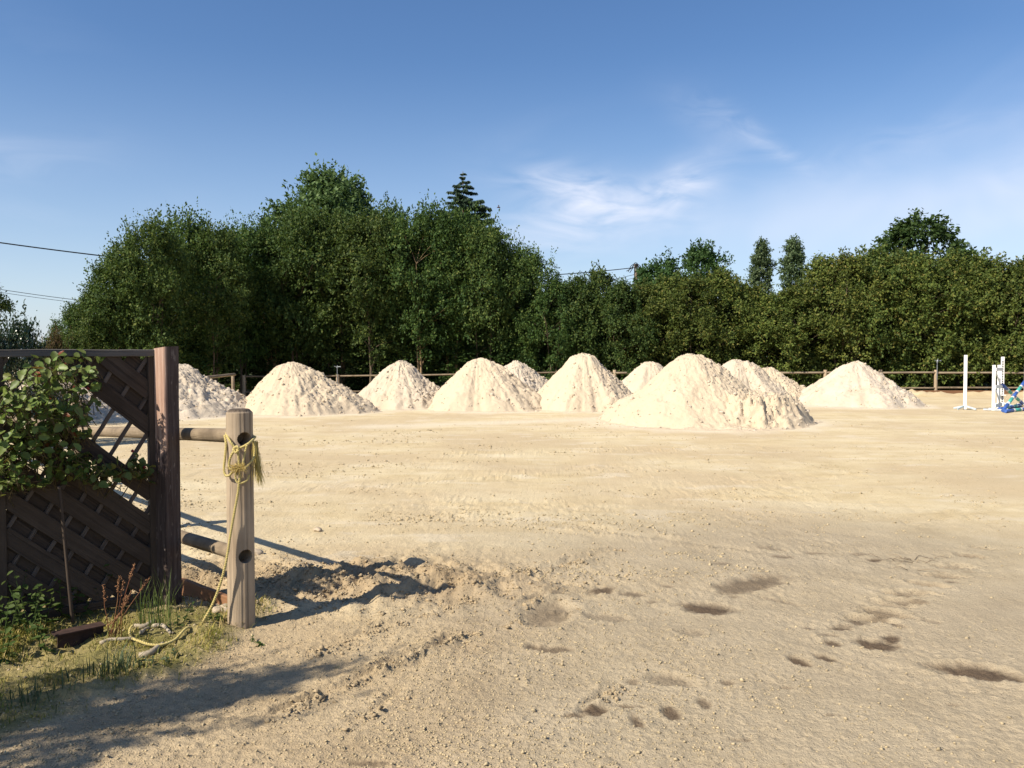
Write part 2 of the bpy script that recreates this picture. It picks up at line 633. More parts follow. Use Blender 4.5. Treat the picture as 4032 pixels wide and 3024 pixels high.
M_GRASS = leafmat('short_grass', [(0.0, (0.115, 0.138, 0.029)), (0.4, (0.230, 0.230, 0.046)), (0.75, (0.356, 0.299, 0.069)), (1.0, (0.506, 0.391, 0.172))], rough=0.6, gloss=0.2)
M_GRASS_GREEN = leafmat('green_grass', [(0.0, (0.06, 0.10, 0.03)), (0.6, (0.12, 0.17, 0.05)), (1.0, (0.22, 0.25, 0.09))], rough=0.5)
M_GRASS_BLUE = leafmat('blue_green_grass', [(0.0, (0.045, 0.07, 0.035)), (0.6, (0.08, 0.11, 0.055)), (1.0, (0.14, 0.16, 0.08))], rough=0.5)
M_GRASS_DRY = leafmat('dry_stalk', [(0.0, (0.14, 0.075, 0.03)), (0.6, (0.24, 0.13, 0.055)), (1.0, (0.34, 0.21, 0.10))], rough=0.6, trans=0.15)


def plain(name, col, rough=0.6, var=0.15, scale=8, metal=0.0, bump=0.1):
    k = NT(name)
    n = k.noise(k.coord('Object'), scale, 5, 0.6)
    c = k.ramp(n, [(0.3, tuple(q * (1 - var * 1.6) for q in col)), (0.65, col)])
    k.b.inputs['Metallic'].default_value = metal
    return k.done(c, rough, k.bump(n, bump, 0.01))


M_WHITE = plain('white_paint', (0.80, 0.79, 0.76), 0.45, 0.10, 5)
M_WHITE_DIRTY = plain('grey_white_paint', (0.55, 0.58, 0.60), 0.55, 0.2, 9)
M_BLACKHOLE = plain('dark_slot', (0.02, 0.025, 0.03), 0.8, 0.0)
M_FOOT = plain('pale_blue_steel', (0.46, 0.55, 0.60), 0.5, 0.15, 9)
M_BLUE = plain('pole_blue_paint', (0.055, 0.13, 0.42), 0.5, 0.25, 14)
M_GREEN = plain('pole_green_paint', (0.08, 0.45, 0.36), 0.5, 0.25, 14)
M_CABLE = plain('black_cable', (0.015, 0.016, 0.018), 0.6, 0.1)
M_STEEL = plain('galvanised_steel', (0.30, 0.33, 0.35), 0.45, 0.2, 20, 0.6)
M_STONE = plain('pale_stone', (0.48, 0.39, 0.28), 0.9, 0.3, 18, 0, 0.5)
M_INSECT = plain('insect_brown', (0.06, 0.035, 0.04), 0.5, 0.2, 60)
M_WING = plain('insect_wing', (0.25, 0.24, 0.26), 0.3, 0.1, 60)
M_SEED = plain('seed_head', (0.30, 0.15, 0.07), 0.8, 0.3, 50)
M_HIP = plain('rose_hip', (0.22, 0.03, 0.03), 0.4, 0.2, 30)


def rust():
    k = NT('rusty_steel')
    n = k.noise(k.coord('Object'), 18, 6, 0.65)
    c = k.ramp(n, [(0.3, (0.022, 0.014, 0.012)), (0.55, (0.050, 0.028, 0.022)), (0.8, (0.10, 0.058, 0.040))])
    return k.done(c, 0.85, k.bump(n, 0.4, 0.004))


M_RUST = rust()


def ropemat():
    k = NT('yellow_rope')
    n = k.noise(k.coord('Object'), 160, 4, 0.6)
    n2 = k.noise(k.coord('Object'), 9, 3, 0.5)
    c = k.ramp(n, [(0.3, (0.30, 0.23, 0.07)), (0.55, (0.52, 0.42, 0.13)), (0.8, (0.64, 0.54, 0.21))])
    c = k.mix(k.math('MULTIPLY', n2, 0.5), c, (0.46, 0.38, 0.20))
    k.b.inputs['Sheen Weight'].default_value = 0.2
    return k.done(c, 0.8, k.bump(n, 0.5, 0.002))


M_ROPE = ropemat()
M_FRAY = leafmat('rope_fibre', [(0.0, (0.42, 0.33, 0.08)), (0.6, (0.58, 0.47, 0.14)), (1.0, (0.68, 0.58, 0.25))], rough=0.7, trans=0.25)


def postpaint():
    """brown stained post, worn on the weather side, sunlit brightness painted into that face"""
    k = NT('worn_sunlit_brown_post')
    v = k.coord('Object', (1, 1, 0.05))
    g = k.noise(v, 60, 6, 0.7, 0.3)
    f = k.noise(k.coord('Object', (1, 1, 0.25)), 45, 4, 0.7)
    c = k.ramp(g, [(0.3, (0.036, 0.024, 0.020)), (0.5, (0.072, 0.050, 0.042)), (0.75, (0.13, 0.10, 0.085))])
    # flaking: pale wood showing through in streaks, all over; weathered face also painted bright where sunlit, high up
    tc = k.n('ShaderNodeTexCoord'); sp = k.n('ShaderNodeSeparateXYZ')
    k.l(tc.outputs['Object'], sp.inputs[0])
    side = k.math('MULTIPLY', k.math('SUBTRACT', -0.030, sp.outputs[1]), 60.0, True)
    hi = k.math('MULTIPLY', k.math('ADD', k.math('SUBTRACT', sp.outputs[2], 0.08), k.math('MULTIPLY', k.math('SUBTRACT', f, 0.5), 1.1)), 6.0, True)
    w = k.math('MULTIPLY', side, hi)
    worn = k.ramp(g, [(0.3, (0.27, 0.155, 0.11)), (0.55, (0.40, 0.265, 0.20)), (0.75, (0.54, 0.43, 0.34))])  # worn wood tone, raised to carry the sun on this face
    fl = k.ramp(f, [(0.60, (0, 0, 0)), (0.66, (1, 1, 1))])
    c = k.mix(w, c, worn)
    c = k.mix(k.math('MULTIPLY', fl, 0.5), c, (0.24, 0.20, 0.17))
    return k.done(c, 0.85, k.bump(g, 0.5, 0.005))


M_GATEPOST = postpaint()


def groundmat():
    k = NT('arena_sand')
    o = k.coord('Object')
    n_big = k.noise(o, 0.35, 4, 0.55, 0.3)
    n_mid = k.noise(o, 2.2, 5, 0.6, 0.2)
    n_fine = k.noise(o, 45, 4, 0.7)
    n_grain = k.noise(o, 150, 3, 0.7)
    st = k.noise(k.coord('Object', (0.25, 1.0, 1.0)), 1.3, 5, 0.6, 0.5)
    c = k.ramp(n_mid, [(0.32, (0.490, 0.388, 0.226)), (0.5, (0.555, 0.450, 0.272)), (0.7, (0.605, 0.503, 0.318))])
    c = k.mix(k.ramp(st, [(0.44, (0, 0, 0)), (0.62, (0.75, 0.75, 0.75))]), c, (0.62, 0.530, 0.355))
    c = k.mix(k.ramp(n_big, [(0.40, (0.8, 0.8, 0.8)), (0.58, (0, 0, 0))]), c, (0.490, 0.385, 0.240))
    c = k.mix(k.attr('pale'), c, (0.63, 0.55, 0.41))
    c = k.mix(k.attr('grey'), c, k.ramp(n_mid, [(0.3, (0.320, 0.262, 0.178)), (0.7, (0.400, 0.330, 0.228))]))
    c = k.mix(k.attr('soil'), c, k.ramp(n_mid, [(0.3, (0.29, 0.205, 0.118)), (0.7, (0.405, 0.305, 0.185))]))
    c = k.mix(k.attr('grass'), c, k.ramp(n_mid, [(0.3, (0.15, 0.14, 0.045)), (0.7, (0.34, 0.27, 0.13))]))
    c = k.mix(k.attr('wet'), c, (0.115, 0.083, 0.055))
    c = k.mix(k.ramp(n_fine, [(0.34, (0.45, 0.45, 0.45)), (0.44, (0, 0, 0))]), c, k.mix(1.0, c, (0.60, 0.57, 0.53), 'MULTIPLY'))  # low spots of the bump darkened: pit shade in the colour
    c = k.mix(k.ramp(n_grain, [(0.68, (0, 0, 0)), (0.76, (0.6, 0.6, 0.6))]), c, k.mix(1.0, c, (1.35, 1.36, 1.4), 'MULTIPLY'))
    c = k.mix(k.attr('field'), c, k.ramp(n_mid, [(0.3, (0.035, 0.045, 0.015)), (0.7, (0.07, 0.075, 0.03))]))
    h = k.math('ADD', k.math('MULTIPLY', n_fine, 1.0), k.math('MULTIPLY', n_grain, 0.35))
    nrm = k.bump(h, 0.9, 0.016)
    k.b.inputs['Specular IOR Level'].default_value = 0.1
    return k.done(c, 0.95, nrm)


M_GROUND = groundmat()


def pilemat():
    k = NT('pale_sand_pile')
    o = k.coord('Object')
    inf = k.n('ShaderNodeObjectInfo')
    n1 = k.noise(o, 1.4, 4, 0.55, 0.3)
    n2 = k.noise(o, 9, 5, 0.7)
    n3 = k.noise(o, 30, 3, 0.7)
    c = k.ramp(n1, [(0.32, (0.455, 0.378, 0.285)), (0.5, (0.505, 0.430, 0.335)), (0.7, (0.535, 0.465, 0.375))])
    c = k.mix(k.ramp(n2, [(0.33, (0.35, 0.35, 0.35)), (0.45, (0, 0, 0))]), c, (0.39, 0.32, 0.24))
    c = k.mix(k.math('MULTIPLY', inf.outputs['Random'], 0.8), c, (0.505, 0.410, 0.285))
    k.b.inputs['Specular IOR Level'].default_value = 0.08
    return k.done(c, 0.97, k.bump(k.math('ADD', n2, k.math('MULTIPLY', n3, 0.5)), 0.6, 0.04))


M_PILE = pilemat()
M_CLOD = plain('sand_clod', (0.48, 0.385, 0.235), 0.97, 0.25, 30, 0, 0.4)
M_SOILCLOD = plain('brown_clod', (0.41, 0.315, 0.192), 0.97, 0.3, 30, 0, 0.4)

# ------------------------------------------------------------------ ground
NEARPOST = G(951, 2478)            # foot of the round post with the rope
GATEPOST = Vector((-2.185, 5.22, 0))
GDIR = Vector((-0.795, -0.607, 0))  # panel runs from its post to the left, towards the viewer
FDIR = Vector((-0.67, 0.742, 0))   # near fence line


def seg_dist(x, y, a, b):
    ax, ay = a[0], a[1]
    dx, dy = b[0] - ax, b[1] - ay
    L = math.hypot(dx, dy)
    t = np.clip(((x - ax) * dx + (y - ay) * dy) / (L * L), 0, 1)
    px, py = ax + t * dx, ay + t * dy
    s = ((x - ax) * dy - (y - ay) * dx) / L      # signed
    return np.hypot(x - px, y - py), s, t


def _spec(*a, **k):
    return a, k


PILES = [
    _spec(150, 330, 1668, 1441, 170, 'pale sand pile seen through the climbing rose above the lattice screen', 301, flat=.2, dep=22.0, rough=1.1),
    _spec(680, 330, 1652, 1440, 655, 'pale sand pile behind the brown screen post with its right slope in the open', 302, flat=.2, rough=1.1),
    _spec(1200, 268, 1637, 1440, 1140, 'broad flat-topped pale sand pile next to the corner post of the rail fence', 303, flat=.32),
    _spec(1583, 222, 1614, 1430, 1575, 'small pointed sand pile next to the fence post with a sprinkler', 304, flat=.2, rough=1.2),
    _spec(1940, 252, 1624, 1422, 1880, 'smooth wide sand pile with a flat crest overlapping a small white pile', 305, flat=.28, rough=.8),
    _spec(2033, 190, 1592, 1432, 2030, 'small whitish sand pile half hidden behind the smooth flat-crested pile', 306, flat=.2, rough=1.1),
    _spec(2310, 226, 1624, 1405, 2297, 'steep narrow sand pile with a crumbly tip beside the largest pile', 307, flat=.26, rough=.9),
    _spec(2570, 190, 1592, 1433, 2560, 'low smooth sand pile behind the left flank of the largest pile', 308, flat=.3, rough=.5),
    _spec(2775, 395, 1692, 1403, 2722, 'largest sand pile with a crumbled dug face at its right foot', 309, flat=.14, lobes=((.34, .05, .64, .74), (.05, 0, .8, .86)), scarp=True, ntheta=330, nr=130),
    _spec(2915, 230, 1612, 1426, 2905, 'flat-crested sand pile right behind the largest pile', 310, flat=.36, rough=.7),
    _spec(3030, 190, 1594, 1452, 3020, 'low sand pile tailing off behind the flat-crested pile by the fence', 311, flat=.1),
    _spec(3362, 245, 1607, 1430, 3370, 'pale conical sand pile standing alone next to the jump stands', 312, flat=.14, rough=.9),
]


def pile_geo(hw, vb, dep=None):
    d0 = CAM_H * FPX / (vb - 1407.0)
    r_ = hw / FPX * d0
    for _ in range(5):
        d = dep or (d0 + r_ * 0.92)
        r_ = hw / FPX * d
    return d, r_


PILE_RINGS = []
for a_, k_ in PILES:
    d_, r_ = pile_geo(a_[1], a_[2], k_.get('dep'))
    PILE_RINGS.append(((a_[0] - 2016) / FPX * d_, d_, r_))


# marks in the trodden sand (centre x, y, width, height in the measuring view; tilt; depth m; moisture)
MARKS = [
    (1185, 1328, 105, 42, -8, .030, .42), (1312, 1336, 85, 14, 4, .014, .30), (1300, 1280, 58, 13, -6, .012, .75), (1366, 1287, 54, 11, 4, .010, .55),
    (1530, 1316, 112, 22, 3, .020, .80), (1620, 1262, 175, 24, -10, .016, .60), (1190, 1404, 80, 13, 3, .012, .60), (1148, 1400, 28, 10, 0, .01, .6),
    (1450, 1469, 92, 24, 4, .018, .38), (1500, 1371, 62, 13, 2, .012, .25), (1893, 1392, 78, 22, 4, .018, .98), (1925, 1380, 40, 16, -12, .01, .8),
    (2108, 1451, 165, 28, 6, .022, 1.0), (1726, 1428, 40, 18, 14, .016, .85), (1782, 1421, 40, 11, 8, .012, .75), (1286, 1538, 66, 18, -6, .014, .85),
    (1240, 1552, 50, 10, -8, .01, .6), (1450, 1541, 38, 26, 12, .014, .75), (1376, 1562, 26, 26, 16, .012, .7), (1522, 1521, 26, 20, 4, .012, .6),
    (1356, 1529, 74, 5, 1, .008, .65), (1571, 1476, 30, 12, 0, .01, .55), (1367, 1474, 26, 12, 0, .01, .5), (1745, 1360, 24, 7, 3, .008, .5),
    (1815, 1358, 46, 5, 1, .008, .75), (1852, 1341, 60, 5, 1, .008, .7), (1898, 1335, 50, 6, 3, .008, .55), (1880, 1325, 50, 5, -1, .008, .4),
    (1798, 1390, 32, 10, 6, .01, .75), (1932, 1350, 40, 6, 10, .01, .5), (1945, 1330, 44, 10, 12, .01, .4), (2010, 1342, 46, 8, 5, .01, .3),
    (1690, 1204, 46, 4, 1, .008, .6), (1560, 1219, 40, 4, 1, .008, .5), (1762, 1192, 44, 4, 1, .006, .45), (1855, 1196, 36, 4, 0, .006, .4),
    (1664, 1186, 60, 5, 4, .008, .35), (1960, 1288, 46, 6, 0, .01, .7), (1985, 1300, 40, 6, 6, .01, .55), (1440, 1270, 30, 6, 0, .008, .45),
    (1585, 1290, 22, 5, 0, .006, .4), (1408, 1303, 24, 5, 0, .006, .5), (1200, 1290, 40, 6, -6, .01, .4), (1165, 1295, 50, 8, -10, .012, .4),
    (1890, 1210, 34, 5, 0, .008, .8), (1700, 1485, 34, 6, 0, .008, .4), (1800, 1545, 40, 5, 0, .006, .4), (1600, 1600, 50, 6, 0, .006, .35),
    (2060, 1520, 30, 6, 0, .006, .3), (800, 1655, 80, 12, 0, .01, .55), (1690, 1300, 70, 7, 10, .008, .3), (1640, 1245, 30, 5, 5, .006, .5),
]
for i in range(16):               # row of tread bars curving away on the right
    f = i / 15.0
    MARKS.append((1880 + 245 * f + 12 * math.sin(i * 2.1), 1338 - 150 * f + 4 * math.sin(i * 3.3), 88 - 46 * f, 11 - 6.5 * f, 6, .028, .30 + .22 * ((i * 7) % 3) / 2))
for i in range(10):
    f = i / 9.0
    MARKS.append((1790 + 300 * f, 1372 - 135 * f + 5 * math.sin(i * 4.1), 44 - 18 * f, 7 - 3 * f, 2, .008, .30 + .15 * (i % 3)))

RUTS = [  # (from, to in the measuring view, half width m, depth, ridge height)
    ((560, 1560), (1010, 1366), .035, .022, .020), ((640, 1420), (1010, 1300), .05, .012, .016), ((990, 1285), (1330, 1185), .05, .016, .020),
    ((1010, 1372), (1240, 1318), .04, .012, .012), ((1120, 1318), (1200, 1275), .03, .010, .014), ((700, 1600), (880, 1490), .03, .010, .010),
    ((1240, 1545), (1330, 1480), .03, .010, .012), ((1900, 1140), (2212, 1085), .08, .014, .012), ((1200, 1130), (1700, 1200), .10, .014, .014),
    ((620, 1060), (1400, 1000), .12, .012, .012), ((900, 985), (1700, 960), .16, .014, .014), ((1500, 1040), (2212, 1000), .14, .012, .014),
]
RUTS_G = [(GD(*a), GD(*b), w, d, r_) for a, b, w, d, r_ in RUTS]
MARKS_G = []
for (mx, my, mw, mh, tl, dp, wt) in MARKS:
    c = GD(mx, my)
    hw = mw * DS / 2 / FPX * c.y
    hh = abs(GD(mx, my - mh / 2).y - GD(mx, my + mh / 2).y) / 2
    # tilt is given in the view; shear the ellipse on the ground accordingly
    e = GD(mx + mw / 2, my + mw / 2 * math.tan(R(tl)))
    sh = (e.y - c.y) / max(1e-3, (e.x - c.x))
    MARKS_G.append((c.x, c.y, hw * 1.22, max(hh, .012) * 1.35, sh, dp, min(1.0, wt * 1.25)))


def grass_mask(x, y):
    # verge at the foot of the gate
    pts = [GD(-500, 1720), GD(0, 1606), GD(160, 1560), GD(300, 1520), GD(420, 1470), GD(520, 1420), GD(560, 1385), GD(520, 1350), GD(490, 1330)]
    px = np.array([p.x for p in pts]); py = np.array([p.y for p in pts])
    n = fbm(x * 3.0, y * 3.0, 51, 4)
    # boundary as a line from the lower left to the post: signed side
    a, b = GD(0, 1606), GD(560, 1395)
    dx, dy = b.x - a.x, b.y - a.y
    L = math.hypot(dx, dy)
    s = ((y - a.y) * dx - (x - a.x) * dy) / L
    m = sstep(-0.05, 0.12, s + 0.10 * n)
    m *= sstep(-1.42, -1.72, x + 0.10 * n)
    m *= sstep(5.35, 5.0, y + 0.12 * n - 0.25 * np.clip(-2.2 - x, 0, 3))
    return m


def ground_fields(x, y):
    z = 0.012 * fbm(x * 0.7, y * 0.7, 3, 3) + 0.03 * perlin(x * 0.13, y * 0.13, 5)
    near = sstep(30, 8, y)
    grass = grass_mask(x, y)
    # rough, crumbly sand in patches; smoother rolled stretches between them
    pm = fbm(x * 0.55 + 0.3 * y, y * 0.75, 21, 4)
    rough = sstep(-0.05, 0.45, pm)
    midr = sstep(5.2, 7.0, y) * sstep(0.9, -0.4, (x - 0.25 * y) / 3.0)
    n1 = fbm(x * 6, y * 6, 31, 4, 0.6)
    n2 = fbm(x * 22, y * 22, 41, 3, 0.6)
    calm = sstep(16, 6, y)
    z += (0.004 + 0.007 * rough * (0.35 + midr)) * (0.35 + .65 * calm) * n1 + (0.0030 + 0.004 * rough) * (.3 + .7 * calm) * n2
    crumb = np.clip(perlin(x * 36, y * 36, 61) - 0.12, 0, 1) * sstep(8, 3.5, y)
    z += 0.017 * crumb * (1 - 0.6 * sstep(0.2, 1.5, x - 0.15 * y))
    # disturbed heap of soil behind the rope post and the gate
    hx, hy = (x + 1.05) / 1.25, (y - 5.75) / 0.62
    heap = np.exp(-(hx * hx + hy * hy) ** 1.3)
    hx2, hy2 = (x + 2.3) / 0.9, (y - 5.9) / 0.6
    heap = np.maximum(heap, 0.8 * np.exp(-(hx2 * hx2 + hy2 * hy2)))
    lump = fbm(x * 3.2, y * 3.2, 71, 4, 0.55)
    z += heap * (0.045 + 0.085 * lump + 0.022 * n1 + .008 * n2)
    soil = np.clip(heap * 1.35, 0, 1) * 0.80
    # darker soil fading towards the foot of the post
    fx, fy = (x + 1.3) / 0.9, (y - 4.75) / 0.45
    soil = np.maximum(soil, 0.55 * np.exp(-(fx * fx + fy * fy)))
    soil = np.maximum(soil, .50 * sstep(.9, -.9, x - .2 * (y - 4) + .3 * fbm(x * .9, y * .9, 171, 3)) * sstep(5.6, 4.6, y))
    z += grass * (0.025 + 0.03 * fbm(x * 2.5, y * 2.5, 81, 3) + 0.010 * n2)
    wet = np.zeros_like(x)
    for cx, cy, hw, hh, sh, dp, wt in MARKS_G:
        sel = (np.abs(x - cx) < hw * 2.2) & (np.abs(y - cy) < hh * 2.4 + abs(sh) * hw * 2.2)
        if not sel.any(): continue
        xx, yy = x[sel] - cx, y[sel] - cy
        yy = yy - sh * xx
        q = np.sqrt((xx / hw) ** 2 + (yy / hh) ** 2) + 0.20 * fbm(x[sel] * 12, y[sel] * 12, 91, 3)
        ins = sstep(1.12, 0.62, q)
        rim = np.exp(-((q - 1.2) / 0.22) ** 2)
        z[sel] += -.75 * dp * ins + 0.3 * dp * rim
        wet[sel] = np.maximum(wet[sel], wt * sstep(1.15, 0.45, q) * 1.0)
    for a, b, w, d, rh in RUTS_G:
        dd, s, t = seg_dist(x, y, a, b)
        sel = dd < w * 5
        if not sel.any(): continue
        j = 0.7 * w * fbm(x[sel] * 5, y[sel] * 5, 101, 3)
        q = (s[sel] + j) / w
        e = sstep(0, .1, t[sel]) * sstep(1, .9, t[sel]) * (0.55 + 0.9 * fbm(x[sel] * 3, y[sel] * 3, 111, 3) + .3)
        e = np.clip(e, 0, 1.4) * np.exp(-(np.maximum(dd[sel] - 2.5 * w, 0) / w) ** 2)
        z[sel] += e * (-d * np.exp(-q * q) + rh * (np.exp(-((q - 1.5) ** 2) * 1.6) + .6 * np.exp(-((q + 1.5) ** 2) * 1.6)) * (0.25 + 2.6 * np.abs(perlin(x[sel] * 26, y[sel] * 26, 112)) + .6 * np.abs(n1[sel])))
    # sand thrown up against the kick boards
    rdg = np.exp(-((y - 33.9) / 0.55) ** 2) * sstep(5.0, 9.0, x)
    z += rdg * np.clip(0.14 + 0.15 * fbm(x * 1.3, y * 1.3, 121, 4) + .09 * fbm(x * 5, y * 3, 122, 3), 0.02, 0.5)
    # outside the arena the ground falls slightly on the left
    z -= 0.16 * sstep(-2, -10, x) * sstep(22, 33, y)
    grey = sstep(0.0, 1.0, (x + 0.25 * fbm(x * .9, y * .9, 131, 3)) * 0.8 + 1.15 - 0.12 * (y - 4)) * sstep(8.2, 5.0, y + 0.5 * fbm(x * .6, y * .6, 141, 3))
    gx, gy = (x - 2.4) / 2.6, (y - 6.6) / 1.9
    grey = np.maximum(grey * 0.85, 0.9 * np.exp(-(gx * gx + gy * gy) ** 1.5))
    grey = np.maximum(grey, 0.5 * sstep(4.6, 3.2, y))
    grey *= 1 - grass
    # pale swept streak in front of the heaps
    pale = np.zeros_like(x)
    dd, s, t = seg_dist(x, y, GD(800, 920), GD(1330, 905))
    pale = np.maximum(pale, 0.9 * np.exp(-(dd / 0.55) ** 2))
    pale = np.maximum(pale, 0.6 * sstep(.3, .8, fbm(x * 1.1, y * 2.4, 151, 4)) * sstep(4, 7, y) * sstep(30, 20, y) * 0.8)
    # spilled skirt of pale sand round each heap
    sel = (y > 15) & (y < 33) & (np.abs(x) < 20)
    if sel.any():
        xs_, ys_ = x[sel], y[sel]
        nz = .16 * fbm(xs_ * 1.6, ys_ * 1.6, 161, 4)
        pk = np.zeros_like(xs_)
        for cx_, cy_, cr_ in PILE_RINGS:
            pk = np.maximum(pk, sstep(1.42, 1.02, np.hypot(xs_ - cx_, ys_ - cy_) / cr_ + nz))
        pale[sel] = np.maximum(pale[sel], pk * .95)
        z[sel] += pk * .012
    pz = np.maximum(0, 1 - wet)
    field = sstep(34.3, 34.8, y)
    left = NEARPOST
    sd = (x - left.x) * FDIR.y - (y - left.y) * FDIR.x          # <0: outside, left of the near fence
    field = np.maximum(field, sstep(-0.9, -1.6, sd + 0.2 * lump) * sstep(6.6, 8.0, y))
    return z, wet, grey, soil, grass, pale * pz, field


def axis_x():
    xs = [0.0]
    while xs[-1] < 600:
        q = xs[-1]
        st = 0.0145 if q < 2.7 else 0.0145 + 0.0145 * (q - 2.7)
        if q > 22: st = 0.3 + (q - 22) * 0.25
        xs.append(q + st)
    xs = np.array(xs)
    return np.concatenate([-xs[:0:-1], xs])


def axis_y():
    ys = [-60, -30, -15, -8, -4, -2, -1, -0.3, .3, .8, 1.2, 1.5, 1.75, 1.95, 2.1, 2.2, 2.3]
    while ys[-1] < 900:
        q = ys[-1]
        st = max(0.0105, q * q / 1250)
        if q > 36: st = 1 + (q - 36) * 0.2
        if 31 < q <= 36: st = .25
        ys.append(q + st)
    return np.array(ys)


gx_, gy_ = axis_x(), axis_y()
GX, GY = np.meshgrid(gx_, gy_)
gfield = ground_fields(GX.ravel(), GY.ravel())
nx, ny = len(gx_), len(gy_)
ii = np.arange(nx * ny).reshape(ny, nx)
GF = np.stack([ii[:-1, :-1], ii[:-1, 1:], ii[1:, 1:], ii[1:, :-1]], -1).reshape(-1, 4)
gme = mesh_np('ground', np.stack([GX.ravel(), GY.ravel(), gfield[0]], 1), GF, True)
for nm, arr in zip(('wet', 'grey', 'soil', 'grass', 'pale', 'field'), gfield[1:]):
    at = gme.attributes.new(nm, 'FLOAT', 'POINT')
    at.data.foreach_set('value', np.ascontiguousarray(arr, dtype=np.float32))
ground = link('ground', gme, M_GROUND)
tag(ground, 'pale trodden riding arena sand with ruts and damp footprints', 'ground', kind='structure')


def gz(x, y):
    return float(ground_fields(np.array([float(x)]), np.array([float(y)]))[0][0])


def gz_a(x, y):
    return ground_fields(np.asarray(x, float), np.asarray(y, float))[0]


# ------------------------------------------------------------------ crumbs: small lumps lying on the sand
def ico():
    t = (1 + 5 ** .5) / 2
    v = np.array([(-1, t, 0), (1, t, 0), (-1, -t, 0), (1, -t, 0), (0, -1, t), (0, 1, t), (0, -1, -t), (0, 1, -t), (t, 0, -1), (t, 0, 1), (-t, 0, -1), (-t, 0, 1)], float)
    v /= np.linalg.norm(v[0])
    f = np.array([(0, 11, 5), (0, 5, 1), (0, 1, 7), (0, 7, 10), (0, 10, 11), (1, 5, 9), (5, 11, 4), (11, 10, 2), (10, 7, 6), (7, 1, 8), (3, 9, 4), (3, 4, 2), (3, 2, 6), (3, 6, 8), (3, 8, 9), (4, 9, 5), (2, 4, 11), (6, 2, 10), (8, 6, 7), (9, 8, 1)])
    return v, f


ICO_V, ICO_F = ico()


def lumps(pos, rad, flat=0.75, rng=RNG, jit=0.35):
    n = len(pos)
    V = ICO_V[None] * (1 + rng.uniform(-jit, jit, (n, 12, 1)))
    sc = rad[:, None, None] * rng.uniform(0.7, 1.3, (n, 1, 3)) * np.array([1, 1, flat])
    V = V * sc
    a = rng.uniform(0, 2 * np.pi, n)
    c, s = np.cos(a)[:, None], np.sin(a)[:, None]
    X = V[..., 0] * c - V[..., 1] * s
    Y = V[..., 0] * s + V[..., 1] * c
    V = np.stack([X, Y, V[..., 2]], -1) + pos[:, None, :]
    F = ICO_F[None] + (np.arange(n) * 12)[:, None, None]
    return V.reshape(-1, 3), F.reshape(-1, 3)


OCT_V = np.array([(1, 0, 0), (0, 1, 0), (-1, 0, 0), (0, -1, 0), (0, 0, 1), (0, 0, -1)], float)
OCT_F = np.array([(0, 1, 4), (1, 2, 4), (2, 3, 4), (3, 0, 4), (1, 0, 5), (2, 1, 5), (3, 2, 5), (0, 3, 5)])


def specks(pos, rad, flat=.7, rng=RNG):
    n = len(pos)
    V = OCT_V[None] * rng.uniform(.6, 1.4, (n, 6, 1)) + rng.normal(0, .18, (n, 6, 3))
    V = V * rad[:, None, None] * np.array([1.15, 1.15, flat])
    a = rng.uniform(0, 2 * np.pi, n)
    c, s_ = np.cos(a)[:, None], np.sin(a)[:, None]
    V = np.stack([V[..., 0] * c - V[..., 1] * s_, V[..., 0] * s_ + V[..., 1] * c, V[..., 2]], -1) + pos[:, None, :]
    return V.reshape(-1, 3), (OCT_F[None] + (np.arange(n) * 6)[:, None, None]).reshape(-1, 3)


